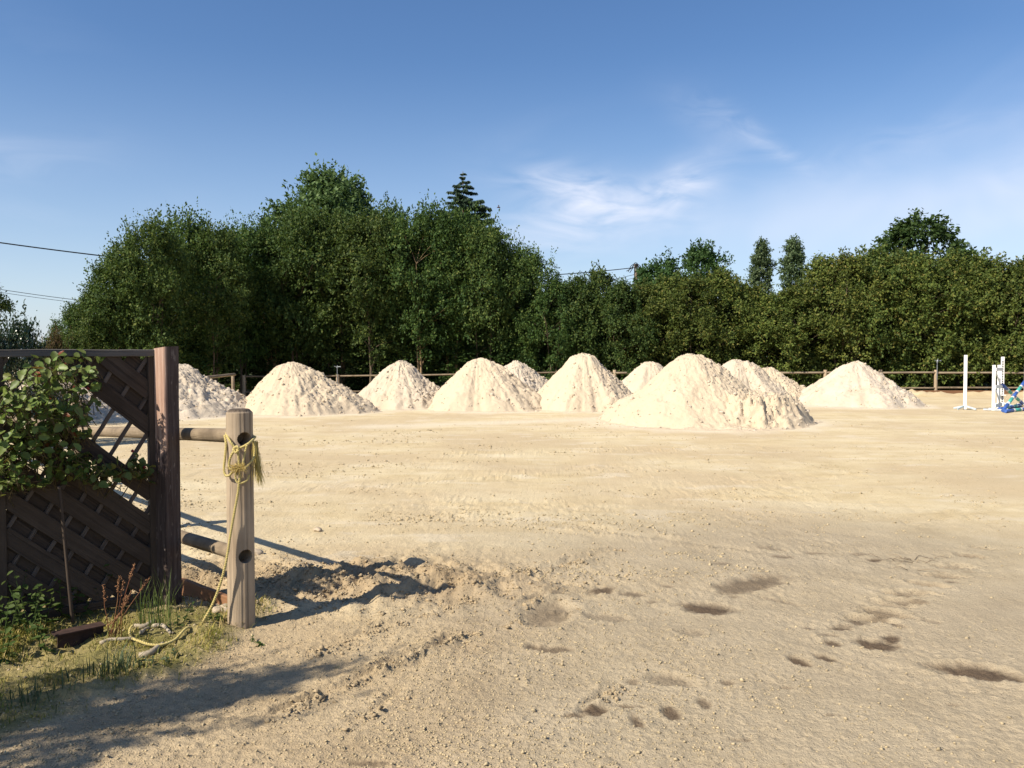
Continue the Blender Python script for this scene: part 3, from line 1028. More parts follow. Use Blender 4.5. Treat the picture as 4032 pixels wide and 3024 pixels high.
def scatter_crumbs():
    n = 34000
    y = 2.5 / (1 - RNG.uniform(0, 1, n) * (1 - 2.5 / 15))
    x = RNG.uniform(-0.68, 0.68, n) * y * 1.05
    d = sstep(-0.1, 0.5, fbm(x * 0.9 + .3 * y, y * 1.0, 21, 4)) + 0.15
    right = sstep(0.1, 1.4, x - 0.12 * y)
    d *= 1 - 0.75 * right * sstep(9, 6, y)
    keep = RNG.uniform(0, 1, n) < d
    x1, y1 = x[keep], y[keep]
    r1 = np.clip(RNG.lognormal(-5.4, 0.42, len(x1)), .002, .014) * (0.45 + 0.10 * y1)
    # churned patches farther out
    n = 52000
    y = 5.2 / (1 - RNG.uniform(0, 1, n) * (1 - 5.2 / 21))
    x = RNG.uniform(-0.66, 0.66, n) * y
    m = fbm(x * .45 + .15 * y, y * .8, 23, 4) + .5 * fbm(x * 1.6, y * 2.6, 24, 3)
    left = sstep(2.0, -1.5, x - 0.15 * y)
    keep = RNG.uniform(0, 1, n) < sstep(.05, .75, m) * (.30 + .70 * left) * sstep(4.9, 6.2, y - .25 * x)
    x2, y2 = x[keep], y[keep]
    r2 = np.clip(RNG.lognormal(-5.0, 0.42, len(x2)) * (.55 + .065 * y2), .004, .036)
    # crumbly top of the sand beside the verge
    n = 46000
    y = 2.45 / (1 - RNG.uniform(0, 1, n) * (1 - 2.45 / 5.6))
    x = RNG.uniform(-0.68, 0.55, n) * y
    keep = RNG.uniform(0, 1, n) < sstep(1.3, -.2, x - .25 * (y - 3)) * (.35 + .65 * sstep(-.3, .4, fbm(x * 1.4, y * 1.4, 25, 3))) * (1 - .8 * grass_mask(x, y))
    x2, y2 = np.concatenate([x2, x[keep]]), np.concatenate([y2, y[keep]])
    r2 = np.concatenate([r2, np.clip(RNG.lognormal(-5.6, 0.33, int(keep.sum())), .002, .008)])
    x, y, r = np.concatenate([x1, x2]), np.concatenate([y1, y2]), np.concatenate([r1, r2])
    fl = ground_fields(x, y)
    ok = fl[1] < .12
    x, y, r, z = x[ok], y[ok], r[ok], fl[0][ok] + r[ok] * .2
    V, F = specks(np.stack([x, y, z], 1), r)
    o = link('crumbs', mesh_np('crumbs', V, F), M_CLOD)
    tag(o, 'small crumbs of dry sand scattered over the arena', 'sand crumbs', kind='stuff')
    # along the ruts
    xs, ys = [], []
    for (a, b, w, d_, rh) in RUTS_G[:7]:
        k = int(420 * (Vector(b) - Vector(a)).length)
        t = RNG.uniform(0, 1, k)
        off = RNG.normal(1.4, .8, k) * w
        L = (Vector(b) - Vector(a)).length
        nxx, nyy = (b.y - a.y) / L, -(b.x - a.x) / L
        m = fbm(t * 9, t * 0 + a.x, 7, 2) > -0.05
        xs.append((a.x + (b.x - a.x) * t + nxx * off)[m]); ys.append((a.y + (b.y - a.y) * t + nyy * off)[m])
    # and over the dug soil by the posts
    k = 5200
    a = RNG.normal(0, .75, k) - 1.2; b = RNG.normal(0, .33, k) + 5.7
    xs.append(a); ys.append(b)
    x = np.concatenate(xs); y = np.concatenate(ys)
    r = np.clip(RNG.lognormal(-5.25, 0.5, len(x)), .0025, .018)
    fl = ground_fields(x, y)
    ok = fl[1] < .12
    x, y, r, z = x[ok], y[ok], r[ok], fl[0][ok] + r[ok] * .2
    V, F = specks(np.stack([x, y, z], 1), r, .85)
    o = link('soil_clods', mesh_np('soil_clods', V, F), M_SOILCLOD)
    tag(o, 'brown soil clods heaped by the posts and along the ruts', 'soil clods', kind='stuff')


scatter_crumbs()


# ------------------------------------------------------------------ sand piles
def pile(uc, hw, vb, va, ua, label, seed, flat=0.0, lobes=(), dep=None, scarp=False, ntheta=250, nr=90, rough=1.0):
    d, Rr = pile_geo(hw, vb, dep)
    cx = (uc - 2016) / FPX * d
    ax = (ua - 2016) / FPX * d - cx
    h = P(ua, va, d).z + 0.02
    rng = np.random.default_rng(seed)
    th = np.linspace(0, 2 * np.pi, ntheta, endpoint=False)
    rr = (np.linspace(0, 1, nr + 1)[1:]) ** 0.9 * 1.22
    TH, RR = np.meshgrid(th, rr)
    X = np.concatenate([[ax], (ax * (1 - np.clip(RR, 0, 1)) + RR * np.cos(TH) * Rr).ravel()])
    Y = np.concatenate([[0], (RR * np.sin(TH) * Rr * 1.0).ravel()])
    RHO = np.concatenate([[0], RR.ravel()])
    rim = 1 + 0.13 * fbm(np.cos(np.concatenate([[0], TH.ravel()])) * 1.6, np.sin(np.concatenate([[0], TH.ravel()])) * 1.6, seed, 4)
    rho = RHO / rim
    crest = 0.05 + flat * .55

    def blunt(v, k=11.0):                 # cone with a rounded, worn-down crest
        c_ = v / (1 - crest)
        return -np.log(np.exp(-k * c_) + math.exp(-k)) / k
    f = np.clip(blunt(np.clip(1 - rho, -.2, 1)) - blunt(np.array([0.0]))[0], 0, None)
    f = f / f.max()
    f = f - 0.055 * np.sin(np.clip(rho, 0, 1) ** .8 * np.pi) ** 2 + .02 * sstep(1.14, .8, rho)
    f = np.clip(f + .045 * fbm(X * .9, Y * .9, seed + 60, 3) * sstep(1.0, .6, rho), 0, None)
    toe = sstep(1.05, 0.85, rho)
    Z = h * f
    for (lx, ly, lr, lh) in lobes:
        q = np.hypot(X - lx * Rr, Y - ly * Rr) / (lr * Rr)
        Z = np.maximum(Z, lh * h * np.clip(1 - q, 0, 1))
    # rough, clotted flank away from the slipping side
    side = sstep(-0.35, 0.5, X / Rr + 0.35 * fbm(X * .8, Y * .8, seed + 3, 3))
    rgh = (0.30 + 0.70 * side) * rough
    if scarp:
        # dug terrace on the right-hand front: flat shoulder with a steep crumbling face
        an = np.arctan2(Y + .22 * Rr, X - .40 * Rr)
        q = np.hypot((X - .40 * Rr) / (.60 * Rr), (Y + .26 * Rr) / (.66 * Rr))
        q = q + .05 * fbm(an * 7, q * .6, seed + 9, 3) + .05 * fbm(X * 3, Y * 3, seed + 10, 3)
        plate = .44 * h * np.clip((1 - q) * 3.0, 0, 1) * (1 - .30 * np.clip(X / Rr, 0, 1)) * (1 + .10 * np.clip(Y / Rr, -1, 1))
        rm = np.hypot(X + .13 * Rr, Y - .05 * Rr) / (.90 * Rr)
        bl_ = blunt(np.clip(1.03 - rm, -.2, 1))
        main = np.minimum(Z, h * np.clip(bl_ / bl_.max(), 0, 1))
        inn = (plate > main) * sstep(.35, .75, q)
        Z = np.maximum(main, plate) * sstep(1.12, .98, rho)
        rgh = rgh + .5 * (plate > main) + .6 * inn
    n1 = fbm(X * 1.6, Y * 1.6, seed + 20, 3)
    n2 = fbm(X * 5.5, Y * 5.5, seed + 30, 4, .6)
    bl = np.abs(perlin(X * 9, Y * 9, seed + 40)) + .6 * np.abs(perlin(X * 19, Y * 19, seed + 41))
    Z = Z + toe * (0.055 * n1 + rgh * (0.038 * n2 + 0.082 * (bl - 0.25)) + 0.010 * n2)
    edge = sstep(0.96, 1.20, rho)
    g = gz_a(X + cx, Y + d)
    Z = Z * (1 - edge) + g + 0.012 - edge * 0.05
    n = ntheta
    k = np.arange(nr - 1)[:, None] * n + 1
    j = np.arange(n)[None]
    jn = (j + 1) % n
    F4 = np.stack([k + j, k + jn, k + n + jn, k + n + j], -1).reshape(-1, 4)
    F3 = np.stack([np.zeros(n, int), 1 + np.arange(n), 1 + (np.arange(n) + 1) % n], -1)
    t = thing('sand_pile', label, 'sand pile', (cx, d, 0), 'dumped piles of pale sand')
    link('heap', mesh_np('heap', np.stack([X, Y, Z], 1), [F4, F3], True), M_PILE, t)
    # clods lying on it, more on the rough side and at the foot
    m = int(1000 * min(1.0, rough + .2))
    idx = rng.integers(1, len(X), m * 4)
    p = (0.25 + 0.75 * side[idx]) * np.clip(RHO[idx] * 1.3, .25, 1) * (RHO[idx] < 1.1)
    idx = idx[rng.uniform(0, 1, len(idx)) < p * 0.6][:m]
    pos = np.stack([X[idx], Y[idx], Z[idx]], 1) + rng.normal(0, .01, (len(idx), 3))
    r = np.clip(rng.lognormal(-3.95, 0.48, len(idx)), .010, .065)
    pos[:, 2] -= r * .25
    V, F = lumps(pos, r, .8, rng)
    tag(link('clods', mesh_np('clods', V, F), M_PILE, t), kind='stuff')
    return t


for a_, k_ in PILES:
    pile(*a_, **k_)


# ------------------------------------------------------------------ trees
def leaf_quads(base, axis, nrm, L, Wd):
    """diamond leaves; base (n,3), axis and nrm unit-ish"""
    side = np.cross(axis, nrm)
    side /= np.linalg.norm(side, axis=1, keepdims=True) + 1e-9
    L = L[:, None]; Wd = Wd[:, None]
    a = base
    b = base + axis * L * 0.45 + side * Wd * 0.5
    c = base + axis * L
    d = base + axis * L * 0.45 - side * Wd * 0.5
    V = np.stack([a, b, c, d], 1).reshape(-1, 3)
    F = np.arange(len(base) * 4).reshape(-1, 4)
    return V, F


def unit(a):
    return a / (np.linalg.norm(a, axis=-1, keepdims=True) + 1e-9)


def crown_mesh(name, seed, H, Rmax, zb, prof, nclump=110, ntwig=16, nleaf=12, leaf=.11, twig=.75, up=.55, shoots=26, inner=.45, shootlen=1.0, csize=.5, asp=.62):
    """leaf cloud of a tree of height H: dense leaf clumps with air between them; returns mesh, clump centres"""
    rng = np.random.default_rng(seed)
    t = rng.beta(1.15, 1.05, nclump)
    ang = (np.arange(nclump) * 2.39996 + rng.uniform(-.5, .5, nclump))
    lob = 1 + 0.24 * np.sin(2 * ang + rng.uniform(0, 6)) * np.sin(5 * t + rng.uniform(0, 6)) + rng.normal(0, .13, nclump)
    rad = np.array([prof(q) for q in t]) * Rmax * lob
    rfrac = inner + (1 - inner) * np.sqrt(rng.uniform(0, 1, nclump))
    C = np.stack([np.cos(ang) * rad * rfrac, np.sin(ang) * rad * rfrac, zb + t * (H - zb) * 0.93], 1)
    out = np.stack([np.cos(ang), np.sin(ang), np.zeros(nclump)], 1) * (0.35 + rfrac[:, None] * 0.8)
    B, A, N_ = [], [], []
    for i in range(nclump):
        k = max(4, int(ntwig * rng.uniform(.6, 1.4)))
        cs = csize * rng.uniform(.7, 1.35)
        ax0 = unit(out[i] * .8 + np.array([0, 0, up]))
        d = unit(ax0 * .85 + rng.normal(0, .62, (k, 3)))
        ln = cs * rng.uniform(.75, 1.2, k) * twig / .75
        s = rng.uniform(.25, 1, (k, nleaf)) ** .8
        p = C[i] - ax0 * cs * .45 + d[:, None] * (s * ln[:, None] * 1.5)[..., None] + rng.normal(0, .05, (k, nleaf, 3))
        p[..., 2] -= 0.10 * (s * ln[:, None]) ** 2
        B.append(p.reshape(-1, 3))
        dd = np.repeat(d, nleaf, 0)
        A.append(unit(dd * .6 + rng.normal(0, .6, dd.shape) + np.array([0, 0, -.3])))
        N_.append(unit(dd * .75 + np.array([0, 0, .55]) + rng.normal(0, .42, dd.shape)))
    if shoots:
        ta = rng.uniform(0.60, 0.97, shoots); aa = rng.uniform(0, 2 * np.pi, shoots)
        rs = np.array([prof(q) for q in ta]) * Rmax * rng.uniform(.45, 1.0, shoots)
        Sh = np.stack([np.cos(aa) * rs, np.sin(aa) * rs, zb + ta * (H - zb) * .90], 1)
        for i in range(shoots):
            k = 5
            o = Sh[i] + rng.normal(0, .13, (k, 3))
            d = unit(np.array([0, 0, 1.0]) + rng.normal(0, .22, (k, 3)) + Sh[i] * np.array([1, 1, 0]) * .12 / max(Rmax, .1))
            ln = shootlen * rng.uniform(.5, 1.2, k)
            m = nleaf + 10
            s = rng.uniform(0, 1, (k, m))
            p = o[:, None] + d[:, None] * (s * ln[:, None])[..., None] + rng.normal(0, .085, (k, m, 3)) * (1.2 - s[..., None] * .8)
            B.append(p.reshape(-1, 3))
            dd = np.repeat(d, m, 0)
            r3 = rng.normal(0, 1, dd.shape)
            A.append(unit(dd * .4 + r3 * .7))
            N_.append(unit(r3 * np.array([1, 1, .3]) * .6 + np.array([0, 0, .5]) + rng.normal(0, .4, dd.shape)))
    B = np.concatenate(B); A = np.concatenate(A); N_ = np.concatenate(N_)
    L = leaf * rng.uniform(.65, 1.3, len(B))
    V, F = leaf_quads(B, A, N_, L, L * asp)
    return mesh_np(name, V, F), C


def trunk_mesh(name, seed, C, H, zb, r0, stems=1, lean=.25, nlimb=46, spread=.35):
    rng = random.Random(seed)
    m = MB()
    stemp = []
    for s in range(stems):
        a = rng.uniform(0, 6.28)
        bx, by = math.cos(a) * spread * (stems > 1), math.sin(a) * spread * (stems > 1)
        pts = []
        lx, ly = rng.uniform(-lean, lean), rng.uniform(-lean, lean)
        for i in range(9):
            f = i / 8
            pts.append(Vector((bx * (1 + f) + lx * f * f * 2 + rng.uniform(-.04, .04), by * (1 + f) + ly * f * f * 2 + rng.uniform(-.04, .04), -.25 + f * (H * .70 + .25))))
        r_ = r0 * (1 if s == 0 else rng.uniform(.55, .9)) / (1 if stems == 1 else 1.15)
        m.tube(pts, [max(.012, r_ * (1.25 if i == 0 else 1) * (1 - .9 * (i / 8) ** .9)) for i in range(9)], 7)
        stemp.append((pts, r_))
    for i in range(min(nlimb, len(C))):
        c = Vector(C[i])
        pts, r_ = stemp[i % len(stemp)]
        zt = max(.4, min(c.z - .35 - .35 * math.hypot(c.x, c.y), H * .75))
        k = min(range(9), key=lambda q: abs(pts[q].z - zt))
        a = pts[k]
        mid = a.lerp(c, .5) + Vector((rng.uniform(-.1, .1), rng.uniform(-.1, .1), .12))
        rb = max(.012, r_ * (1 - k / 9) * .42)
        m.tube([a, a.lerp(mid, .5) + Vector((0, 0, .03)), mid, c], [rb, rb * .75, rb * .5, .006], 5, False)
    return m.mesh(name, True)


p_round = lambda t: (math.sin(math.pi * min(1, (t * .86 + .14))) ** .55)
p_egg = lambda t: (.42 + 1.1 * t if t < .5 else math.cos((t - .5) / .5 * math.pi / 2) ** .60 * .97)
p_hedge = lambda t: (.85 + .3 * t if t < .5 else max(.18, (1 - ((t - .5) / .5) ** 2.4)))
p_pop = lambda t: (.6 + .8 * t if t < .5 else max(.05, 1 - ((t - .5) / .5) ** 1.9))

MAPLES, HEDGES, WALN, OAKS, POPS, SHR = [], [], [], [], [], []
for s in range(4):
    cm, C = crown_mesh('maple_crown', 400 + s, 7.4, 2.25, 1.7, p_egg, nclump=88, ntwig=23, nleaf=12, leaf=.125, up=.85, shoots=36, shootlen=1.35, csize=.56)
    MAPLES.append((cm, trunk_mesh('maple_trunk', 400 + s, C, 7.4, 1.5, .10, stems=2 + s % 2), 7.4, 2.15))
for s in range(4):
    cm, C = crown_mesh('hedge_crown', 450 + s, 6.0, 1.75, .35, p_hedge, nclump=100, ntwig=20, nleaf=12, leaf=.125, up=.45, shoots=16, shootlen=.65, csize=.44)
    HEDGES.append((cm, trunk_mesh('hedge_trunk', 450 + s, C, 6.0, .4, .07, stems=3), 6.0, 1.75))
cm, C = crown_mesh('walnut_crown', 480, 11.5, 3.6, 3.0, p_round, nclump=105, ntwig=20, nleaf=12, leaf=.23, twig=.85, up=.5, shoots=14, shootlen=.8, csize=.80, inner=.5)
WALN.append((cm, trunk_mesh('walnut_trunk', 480, C, 11.5, 3, .24, 1), 11.5, 3.6))
for s in range(2):
    cm, C = crown_mesh('loose_crown', 490 + s, 9.0, 2.7, 2.6, p_round, nclump=78, ntwig=18, nleaf=11, leaf=.20, twig=.85, up=.6, shoots=14, shootlen=.9, csize=.62, inner=.45)
    OAKS.append((cm, trunk_mesh('loose_trunk', 490 + s, C, 9.0, 2.6, .17, 1), 9.0, 2.7))
cm, C = crown_mesh('poplar_crown', 500, 17.0, 1.75, 2.5, p_pop, nclump=150, ntwig=13, nleaf=10, leaf=.26, twig=.9, up=2.2, shoots=20, shootlen=1.1, csize=.55, inner=.3)
POPS.append((cm, trunk_mesh('poplar_trunk', 500, C, 17.0, 2.5, .2, 1, .05), 17.0, 1.75))
for s in range(2):
    cm, C = crown_mesh('shrub_crown', 510 + s, 2.4, 1.25, .1, p_hedge, nclump=80, ntwig=11, nleaf=9, leaf=.085, twig=.7, up=.45, shoots=14, shootlen=.35, csize=.28, inner=.35, asp=.75)
    SHR.append((cm, trunk_mesh('shrub_trunk', 510 + s, C, 2.4, .1, .035, 3), 2.4, 1.25))


def place_tree(name, proto, u, vtop, wpx, dep, mat, label, cat='tree', group=None, seed=0, barkm=None, z0=None):
    """u, vtop, wpx in the measuring view; height from the top, width from wpx"""
    cmesh, tmesh, H, Rm = proto
    top = PD(u, vtop, dep)
    zb = z0 if z0 is not None else (-0.12 if dep > 20 else 0.0)
    hh = top.z - zb
    ww = wpx * DS / FPX * dep / 2
    rng = random.Random(seed * 13 + int(u))
    t = thing(name, label, cat, (top.x, dep, zb), group, rng.uniform(0, 6.28))
    sz = hh / (H * .985)
    sr = ww / (Rm * 1.12)
    c = link('crown', cmesh, None, t)
    k = link('trunk', tmesh, None, t)
    for o, mm in ((c, mat), (k, barkm or M_BARK)):
        if len(o.data.materials) == 0: o.data.materials.append(None)
        o.material_slots[0].link = 'OBJECT'
        o.material_slots[0].material = mm
        o.scale = (sr, sr, sz)
    return t


GL = 'trees of the tall left part of the hedge behind the fence'
LEFT = [  # u, top, width
    (168, 668, 105), (218, 628, 120), (262, 560, 140), (322, 486, 150), (398, 478, 160), (462, 498, 140), (522, 498, 140), (590, 486, 150),
    (650, 470, 160), (722, 472, 170), (800, 470, 160), (862, 476, 150), (920, 460, 150), (985, 470, 160), (1046, 492, 140), (1100, 538, 120), (1152, 552, 110)]
LLAB = ['low bushy maple at the open left end of the tall hedge', 'short maple leaning out at the open end of the tall hedge',
        'maple on the sloping shoulder of the tall hedge past the short ones', 'maple with upright shoots just inside the shoulder of the tall hedge', 'maple rising straight above the brown screen post',
        'maple above the gap between the screen post and the rope post', 'maple behind the corner rail of the arena fence', 'maple standing behind the broad flat-topped sand pile',
        'maple in front of the big walnut, over the flat-topped pile', 'maple in front of the big walnut near the sprinkler on its post', 'maple between the big walnut and the smaller walnut top',
        'maple behind the small pointed sand pile', 'maple just short of the spruce in the tall hedge', 'maple directly in front of the spruce', 'maple past the spruce where the tall hedge begins to drop',
        'lower maple at the falling end of the tall hedge', 'last maple of the tall hedge, beside the dip crossed by the cable']
for i, (u, vt, w) in enumerate(LEFT):
    dep = 31.5 if i < 4 else (34.5 if i < 6 else 37.2 + .8 * (i % 2))
    lab = LLAB[i]
    place_tree('maple_tree', MAPLES[i % 4], u, vt, w * 1.28, dep, M_LEAF_MAPLE, lab, 'tree', GL, i, M_BARK_TAN if i in (7, 12, 13) else M_BARK)
for i, u in enumerate(range(250, 1230, 66)):        # second row closing the gaps between the stems
    vt = np.interp(u, [250, 330, 560, 900, 1050, 1150, 1230], [640, 560, 560, 540, 560, 620, 680])
    place_tree('maple_tree', MAPLES[(i + 1) % 4], u, vt, 165, 41.5 + (i % 3) * .8, M_LEAF_MAPLE, 'shaded maple in the second row showing only through gaps of the tall hedge', 'tree', 'second row of the tall hedge', i + 40, M_BARK)
for i, u in enumerate(range(150, 1400, 70)):        # undergrowth
    place_tree('hedge_bush', HEDGES[i % 4], u, 722 - (i % 3) * 22, 190, (33.5 if u < 420 else 38.9) + (i % 2) * .5, M_LEAF_MAPLE, 'low shaded bush growing between the stems under the tall hedge', 'bush', 'undergrowth below the tall hedge', i + 60)
GR = 'clipped-sided hornbeam trees of the right hedge behind the fence'
RLAB = ['slim bushy tree where the tall hedge ends and the cable crosses', 'bushy tree in the dip below the overhead cable', 'pointed bushy tree reaching up to the overhead cable', 'bushy tree next to the utility pole on the dip side',
        'hornbeam directly beneath the utility pole', 'hornbeam in front of the rounded dark tree top', 'hornbeam in front of the loose light green tree', 'hornbeam between the loose green tree and the poplars',
        'hornbeam in front of the slimmer poplar', 'low hornbeam in the notch between the two poplars', 'hornbeam in front of the broader poplar', 'hornbeam just past the pair of poplars', 'hornbeam behind the lone conical sand pile',
        'tall hornbeam against the flank of the oak crown', 'hornbeam under the oak near the sprinkler post', 'hornbeam right below the middle of the oak crown', 'hornbeam behind the tall lone jump stand',
        'hornbeam behind the white jump wing', 'hornbeam behind the crossed jump poles', 'hornbeam past the crossed jump poles in the right hedge', 'outermost hornbeam of the right hedge beyond the jump']
RIGHT = [(1200, 606, 90), (1246, 594, 95), (1292, 576, 90), (1342, 608, 95), (1392, 612, 100), (1446, 594, 110), (1500, 592, 115), (1556, 584, 115), (1612, 612, 110), (1668, 634, 110),
         (1724, 612, 115), (1778, 556, 115), (1832, 548, 120), (1884, 534, 120), (1940, 545, 120), (1996, 552, 125), (2052, 552, 120), (2106, 547, 120), (2164, 560, 125), (2222, 560, 130), (2285, 560, 135)]
for i, (u, vt, w) in enumerate(RIGHT):
    place_tree('hornbeam_tree', HEDGES[(i * 3 + 1) % 4], u, vt, w * 1.5, 36.6 + .5 * (i % 3), M_LEAF_MAPLE if i < 4 else M_LEAF_HEDGE,
               RLAB[i], 'tree', GR if i >= 4 else 'bushy trees in the dip of the hedge', i)
for i, u in enumerate(range(1190, 2330, 76)):
    vt = np.interp(u, [1190, 1400, 1650, 1800, 2300], [650, 640, 650, 600, 600])
    place_tree('hornbeam_tree', HEDGES[(i + 2) % 4], u, vt, 150, 39.6 + .6 * (i % 2), M_LEAF_HEDGE, 'shaded hornbeam in the second row, only glimpsed through the right hedge', 'tree', 'second row of the right hedge', i + 80)
place_tree('walnut_tree', WALN[0], 700, 378, 300, 45.5, M_LEAF_WALNUT, 'big round-topped walnut tree rising above the tall hedge', seed=3)
place_tree('walnut_tree', OAKS[0], 752, 388, 190, 46.5, M_LEAF_WALNUT, 'second walnut crown grown into the flank of the big walnut', seed=4)
place_tree('walnut_tree', OAKS[1], 842, 452, 170, 45, M_LEAF_WALNUT, 'smaller walnut top between the big walnut and the spruce', seed=5)
place_tree('ash_tree', OAKS[0], 1512, 532, 165, 46, M_LEAF_ASH, 'loose light green tree top between the utility pole and the poplars', seed=6)
place_tree('round_tree', OAKS[1], 1428, 560, 175, 45, M_LEAF_ASH, 'rounded dark green tree top right beside the utility pole', seed=8)
place_tree('oak_tree', OAKS[0], 1992, 474, 280, 46, M_LEAF_ASH, 'tall oak crown standing above the right hedge', seed=9)
place_tree('poplar_tree', POPS[0], 1646, 510, 58, 100, M_LEAF_POPLAR, 'narrow columnar poplar, the slimmer of the two, beyond the hedge', group='pair of poplars', seed=10)
place_tree('poplar_tree', POPS[0], 1714, 506, 66, 97, M_LEAF_POPLAR, 'broader columnar poplar of the pair beyond the hedge', group='pair of poplars', seed=11)
place_tree('dark_shrub', SHR[0], 45, 700, 130, 14.5, M_LEAF_DARK, 'dark glossy-leaved shrub just above the lattice screen', 'shrub', seed=12)
place_tree('dark_shrub', SHR[1], -40, 705, 120, 14.0, M_LEAF_DARK, 'dark glossy-leaved shrub at the far end above the screen', 'shrub', seed=13)
place_tree('bronze_shrub', SHR[1], 118, 722, 80, 15.5, M_LEAF_RED, 'small bronze-leaved shrub between the dark shrub and the hedge', 'shrub', seed=14)
place_tree('young_tree', MAPLES[2], -95, 560, 215, 19.0, M_LEAF_MAPLE, 'leafy branch tips of a young tree reaching in above the dark shrubs', seed=16)


# unseen on the left: shrub added for shade, and the verge-shading tree
def place_at(name, proto, x, y, H, Rr, mat, label, cat, rz=0.0):
    cmesh, tmesh, h0, r0 = proto
    t = thing(name, label, cat, (x, y, 0), None, rz)
    for nm, me, mm in (('crown', cmesh, mat), ('trunk', tmesh, M_BARK)):
        o = link(nm, me, None, t)
        if len(me.materials) == 0: me.materials.append(None)
        o.material_slots[0].link = 'OBJECT'
        o.material_slots[0].material = mm
        o.scale = (Rr / r0 / 1.12, Rr / r0 / 1.12, H / h0)
    return t


place_at('shade_shrub', SHR[0], -4.25, 3.85, 1.15, 0.50, M_LEAF_DARK, 'unseen bushy shrub added for shade at the outer end of the lattice screen', 'shrub', 1.0)
place_at('young_tree', SHR[1], -4.77, 1.49, 4.1, 0.62, M_LEAF_MAPLE, 'small leafy tree whose shade falls on the grass verge', 'tree', 2.0)


# spruce
def spruce():
    top = PD(1000, 370, 55); H = top.z + .1
    t = thing('spruce_tree', 'dark pointed spruce with drooping tiers above the hedge', 'tree', (top.x, 55, -.1))
    rng = np.random.default_rng(5)
    m = MB()
    m.tube([(0, 0, -.2), (0.03, 0, H * .5), (0, 0, H)], [.2, .11, .015], 7)
    B, D, L = [], [], []
    lean_to = []
    z = H - .15
    while z > H * .32:
        f = (H - z) / H
        rad = (0.10 + f * 9.6) * rng.uniform(.85, 1.1)
        nb = int(7 + f * 14)
        for b in range(nb):
            a = rng.uniform(0, 2 * np.pi)
            rl = rad * rng.uniform(.7, 1.1)
            dirv = np.array([math.cos(a), math.sin(a), 0])
            side = np.array([-math.sin(a), math.cos(a), 0])
            k = int(40 + rl * 130)
            s = rng.uniform(0.05, 1, k) ** .75
            zz = z + 0.16 * rl * (s ** 2) - .18 * rl * s
            w = .13 * rl * (1 - s * .65) * rng.normal(0, 1, k)
            p = dirv * (s * rl)[:, None] + side * w[:, None] + np.array([0, 0, 1]) * zz[:, None]
            B.append(p)
            D.append(unit(dirv * .35 + side * np.sign(w)[:, None] * .25 + np.array([0, 0, -.85]) + rng.normal(0, .22, (k, 3))))
            L.append(rng.uniform(.12, .30, k) * (.45 + min(.8, rl * .45)))
            e = dirv * rl * .95 + np.array([0, 0, z - .02 * rl])
            m.tube([(0, 0, z), tuple(dirv * rl * .5 + np.array([0, 0, z - .09 * rl])), tuple(e)], [.03, .02, .006], 4, False)
        z -= 0.24 + f * 1.0
    B = np.concatenate(B); D = np.concatenate(D); L = np.concatenate(L)
    V, F = leaf_quads(B, D, unit(rng.normal(0, 1, B.shape)), L, L * .30)
    link('crown', mesh_np('crown', V, F), M_NEEDLE, t)
    m.build('trunk', M_BARK, t, True)


spruce()

# ------------------------------------------------------------------ utility pole and cables
UP = Vector(PD(1374, 570, 50))
t = thing('utility_pole', 'wooden utility pole with black cables looping at its top', 'utility pole', (UP.x, 50, 0))
roundpole('shaft', (UP.x, 50, -.3), (UP.x, 50, UP.z), .15, .115, M_POLEWOOD, t, 12, 0, 3, 6)
m = MB()
for k, (w, h) in enumerate(((.30, .30), (.42, .45), (.22, .6))):
    pts = [(-.6 + .1 * k, -.14, UP.z - .45 - .05 * k)]
    for i in range(9):
        a = math.pi * (1 - i / 8)
        pts.append((w * math.cos(a) * .8 - .05, -.17, UP.z - .28 + h * .55 * math.sin(a)))
    pts.append((.16, -.16, UP.z - 1.0 - .2 * k))
    m.tube(pts, .022, 5)
m.tube([(-1.35, -.1, UP.z - .62), (-1.15, -.12, UP.z - .9), (-1.05, -.12, UP.z - 1.5), (-.95, -.1, UP.z - 2.4)], .02, 5)
m.build('cable_loop', M_CABLE, t)
m = MB()
m.box((0, -.15, UP.z - .35), (.10, .10, .16), .01)
m.build('bracket', M_STEEL, t)


def cable(a, b, sag, r, label, nm='overhead_cable', n=60):
    a, b = Vector(a), Vector(b)
    pts = []
    for i in range(n + 1):
        s = i / n
        p = a.lerp(b, s); p.z -= 4 * sag * s * (1 - s)
        pts.append(p)
    o = MB().tube([p - a for p in pts], r, 6).build(nm, M_CABLE, None, True)
    o.location = a
    return tag(o, label, 'cable')


LP = Vector((-25, 28, 6.7))
cable((UP.x - .12, 49.9, 7.0), LP, 1.38, .024, 'thick black overhead cable crossing above the tall hedge to the utility pole')
cable((UP.x - .1, 50.1, 6.6), (-33, 40, 6.5), 2.55, .014, 'upper of two thin wires running low past the left hedge end')
cable((UP.x - .1, 50.1, 6.4), (-33, 40, 6.33), 2.50, .011, 'lower and finer of two thin wires past the left hedge end')
for (x, y, z) in ((-25, 28, 6.9), (-33, 40, 6.8)):
    q = thing('utility_pole', 'plain wooden utility pole carrying the cables beyond the screen', 'utility pole', (x, y, 0), 'plain utility poles')
    roundpole('shaft', (x, y, -.3), (x, y, z), .15, .115, M_POLEWOOD, q, 12, 0, 3, 6)

# ------------------------------------------------------------------ far rail fence
FY = 35.0


def fz(x):
    return float(np.interp(x, [-14, -6, 2, 30], [-.20, -.14, 0, 0]))


